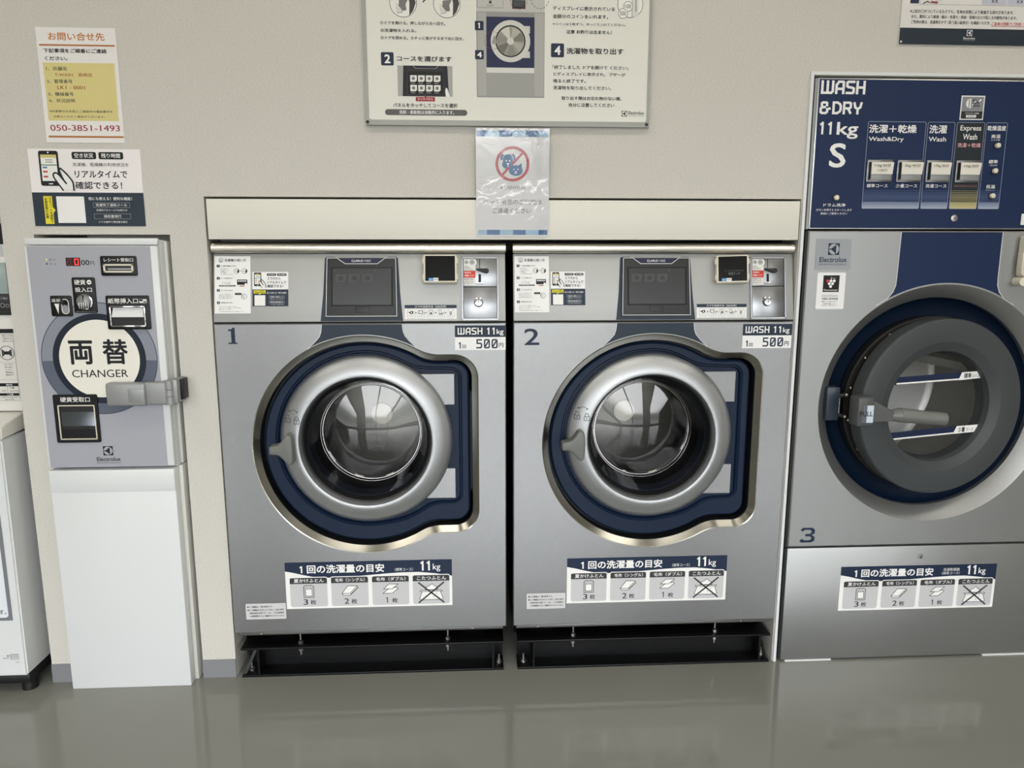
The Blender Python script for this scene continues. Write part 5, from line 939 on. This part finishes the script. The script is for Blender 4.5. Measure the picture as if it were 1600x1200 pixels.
    for n, b in (('1', 1.6325), ('4', 1.5685)): k.rrect(.6475, b, .668, b + .0205, .002, (36, 46, 66), 3); k.stroke('1', .6545, b + .0045, .6605, b + .0165, WHT, .24, l=4) if n == '1' else k.text(n, .6525, b + .004, .6635, b + .0165, WHT, 4, .03)
    k.rect(.915, 1.7045, .985, 1.7185, (36, 46, 66), 1)
    k.circ(1.0135, 1.696, .0305, CHAR, 1, 44); k.circ(1.0135, 1.696, .0293, (236, 236, 230), 1.5, 44); k.rect(1.018, 1.668, 1.033, 1.72, (214, 214, 210), 2); k.line([(1.018, 1.668), (1.018, 1.72)], .0008, CHAR, 2.5); k.line([(1.027, 1.68), (1.027, 1.72)], .0014, BLK, 2.5)
    for u, v, r, tt in ((1.008, 1.6905, .0115, '100'), (.9965, 1.675, .0115, '500')): k.circ(u, v, r, CHAR, 3, 28); k.circ(u, v, r - .001, (238, 238, 232), 3.3, 28); k.text(tt, u - .0075, v - .0045, u + .0075, v + .0045, CHAR, 3.7, .004)
    T('ディスプレイに表示されている', .8305, 1.6795, .977, 1.6885); T('金額分のコインをいれます。', .8305, 1.662, .9615, 1.6710); T('※コインは１枚ずつ、ゆっくり入れてください。', .8305, 1.6465, 1.003, 1.6525, CHAR, 0); T('注意 お釣りは出ません！', .863, 1.6285, .971, 1.637, BLK, .014)
    T('「終了しました ドアを開けて ください」', .831, 1.5492, 1.012, 1.5578); T('とディスプレイに表示され、ブザーが', .833, 1.5342, 1.006, 1.5422); T('鳴ると終了です。', .833, 1.5185, .911, 1.5268); T('洗濯物を取り出してください。', .833, 1.503, .972, 1.5115); T('取り出す際はお忘れ物のない様、', .853, 1.4795, .998, 1.4880, BLK, .014); T('充分に注意してください', .870, 1.464, .981, 1.473, BLK, .014)
    logo(k, 1.0055, 1.4430, .013, CHAR, (226, 226, 218), 2, False); k.text('Electrolux', 1.0150, 1.4480, 1.0535, 1.4555, CHAR, 2, .016); k.text('P R O F E S S I O N A L', 1.0150, 1.4440, 1.0535, 1.4460, CHAR, 2, 0); k.build('board_face', B)
    # fabric chart at the top right
    B = thing('fabric_chart', 'white chart board with a navy bottom band above the tall machine', 'board', (1.98, WY, 1.619)); x0, x1, z0, z1, Y = 1.6755, 2.30, 1.619, 2.0, .004
    k = Ink((0, Y, 0)); k.slab(x0, z0, x1, z1, WY - Y - .0004, ink((226, 224, 220))); k.rect(x0, z0, x1, 1.6565, (36, 46, 58), 1); T = lambda tt, a, b, c, d, col=CHAR: k.text(tt, a, b, c, d, col, 2, .012)
    T('※上記の〇がついているものでも、生地の状態により破損する恐れがあります。', 1.697, 1.6905, 1.957, 1.6985); T('また、素材により破損・縮み・色落ち・移染・型崩れなどが起こる可能性があります。', 1.7015, 1.6785, 1.966, 1.6862); T('ご利用の際は、洗濯表示タグ（取り扱い絵表示）を確認いただき、', 1.7015, 1.666, 1.901, 1.6740); T('ご自身の判断でご利用ください。', 1.9035, 1.6645, 2.012, 1.6725, (196, 72, 76)); k.rect(1.9035, 1.6625, 2.012, 1.6635, (196, 72, 76), 2)
    k.rect(1.6955, 1.7115, 1.717, 1.99, (40, 52, 74), 1); k.rframe(1.719, 1.7095, 2.28, 1.99, .0005, .0008, (150, 150, 150), 1); k.rect(1.874, 1.7115, 1.9355, 1.76, (196, 198, 214), 1); k.rect(1.938, 1.7115, 2.0, 1.76, (196, 198, 214), 1)
    k.text('ムートン', 1.741, 1.719, 1.776, 1.728, CHAR, 2); k.text('××', 1.898, 1.716, 1.914, 1.723, CHAR, 2); k.text('××', 1.961, 1.716, 1.977, 1.723, CHAR, 2); k.poly([(1.744, 1.7135), (1.763, 1.7115), (1.765, 1.7165), (1.748, 1.7175)], (150, 84, 92), 2); k.line([(1.728, 1.712), (1.738, 1.7165), (1.743, 1.7145)], .002, BLK, 2)
    logo(k, 1.8505, 1.6400, .0135, (236, 236, 236), (36, 46, 58), 2, False); k.text('Electrolux', 1.836, 1.632, 1.866, 1.6375, WHT, 2, .01); k.rect(1.836, 1.6292, 1.866, 1.6298, (170, 174, 180), 2); k.build('chart_face', B)
    MB().lathe([(.0032, Y - .0004), (.003, Y - .0022), (.0004, Y - .0026)], 1.6805, 1.6245, M_chrome, 14).build('screw', B)
    # laminated pet notice taped over the fascia
    P = thing('pet_notice', 'laminated no-pets notice with blue stripes stuck over the fascia board', 'notice', (.736, -.003, 1.156)); k = Ink((0, -.0022 + 1.1565 * .036, 0), vy=(0, -.036, 1)); x0, x1, z0, z1 = .6455, .8265, 1.1565, 1.4145
    k.slab(x0 + .002, z0 + .002, x1 - .002, z1 - .002, .0004, ink((196, 195, 197))); Bd, Bl = (36, 82, 136), (132, 166, 190)
    w_ = .0323
    xs = [.649, .6705, .7025, .735, .767, .799, .8205]
    for i in range(6): k.rect(xs[i], 1.393, xs[i + 1], 1.407, Bd if i % 2 == 0 else Bl, 1)
    xs = [.6515, .6735, .705, .737, .7685, .800, .8215]
    for i in range(6): k.rect(xs[i], 1.163, xs[i + 1], 1.175, Bl if i % 2 == 0 else Bd, 1)
    cx, cz = .7355, 1.3305
    for q in (-1, 1): k.poly([(.7245 + q * .0095, 1.3515), (.7245 + q * .0135, 1.354), (.7245 + q * .018, 1.347), (.7245 + q * .0175, 1.339), (.7245 + q * .0135, 1.340), (.7245 + q * .013, 1.346)], Bd, 1.6)
    k.circ(.7245, 1.340, .0125, Bd, 2, 24, .013); k.circ(.7245, 1.329, .0140, Bd, 2.15, 24, .0105)
    for q in (-.0042, .0042): k.circ(.7245 + q, 1.3375, .0017, WHT, 3, 10)
    k.poly([(.7215, 1.332), (.7275, 1.332), (.7255, 1.3285), (.7235, 1.3285)], WHT, 3); k.rect(.7238, 1.3235, .7252, 1.329, WHT, 3)
    k.circ(.7435, 1.316, .0182, (196, 195, 197), 2.4, 28, .0145); k.circ(.7435, 1.315, .0168, Bd, 2.8, 28, .0125); k.poly([(.729, 1.322), (.7295, 1.3315), (.738, 1.3265), (.749, 1.3265), (.7575, 1.3325), (.7585, 1.32)], Bd, 2.95)
    for q in (-.005, .005): k.circ(.7435 + q, 1.3175, .0016, WHT, 3.4, 10)
    k.poly([(.7405, 1.3135), (.7465, 1.3135), (.7435, 1.3105)], WHT, 3.4); k.line([(.7435, 1.311), (.7405, 1.3075)], .0011, WHT, 3.4); k.line([(.7435, 1.311), (.7465, 1.3075)], .0011, WHT, 3.4)
    k.ring(cx, cz, .0345, .0410, (160, 36, 54), 2.0, 64); k.line([(cx - .026, cz - .027), (cx + .026, cz + .027)], .0058, (160, 36, 54), 2.6, 0)
    k.text('ATTENTION', .706, 1.2715, .766, 1.279, (70, 74, 80), 1, 0); k.text('ペット用品のご利用は', .6655, 1.235, .807, 1.2475, (60, 66, 76), 1, .004); k.text('ご遠慮ください', .688, 1.2145, .781, 1.227, (60, 66, 76), 1, .004); k.mats = [lam(m) for m in k.mats]; k.build('printed_sheet', P)
M_alum = mat('board_frame', (158, 159, 154), .45, .15)
notices()
bpy.data.objects.remove(_to); bpy.data.curves.remove(_tc)
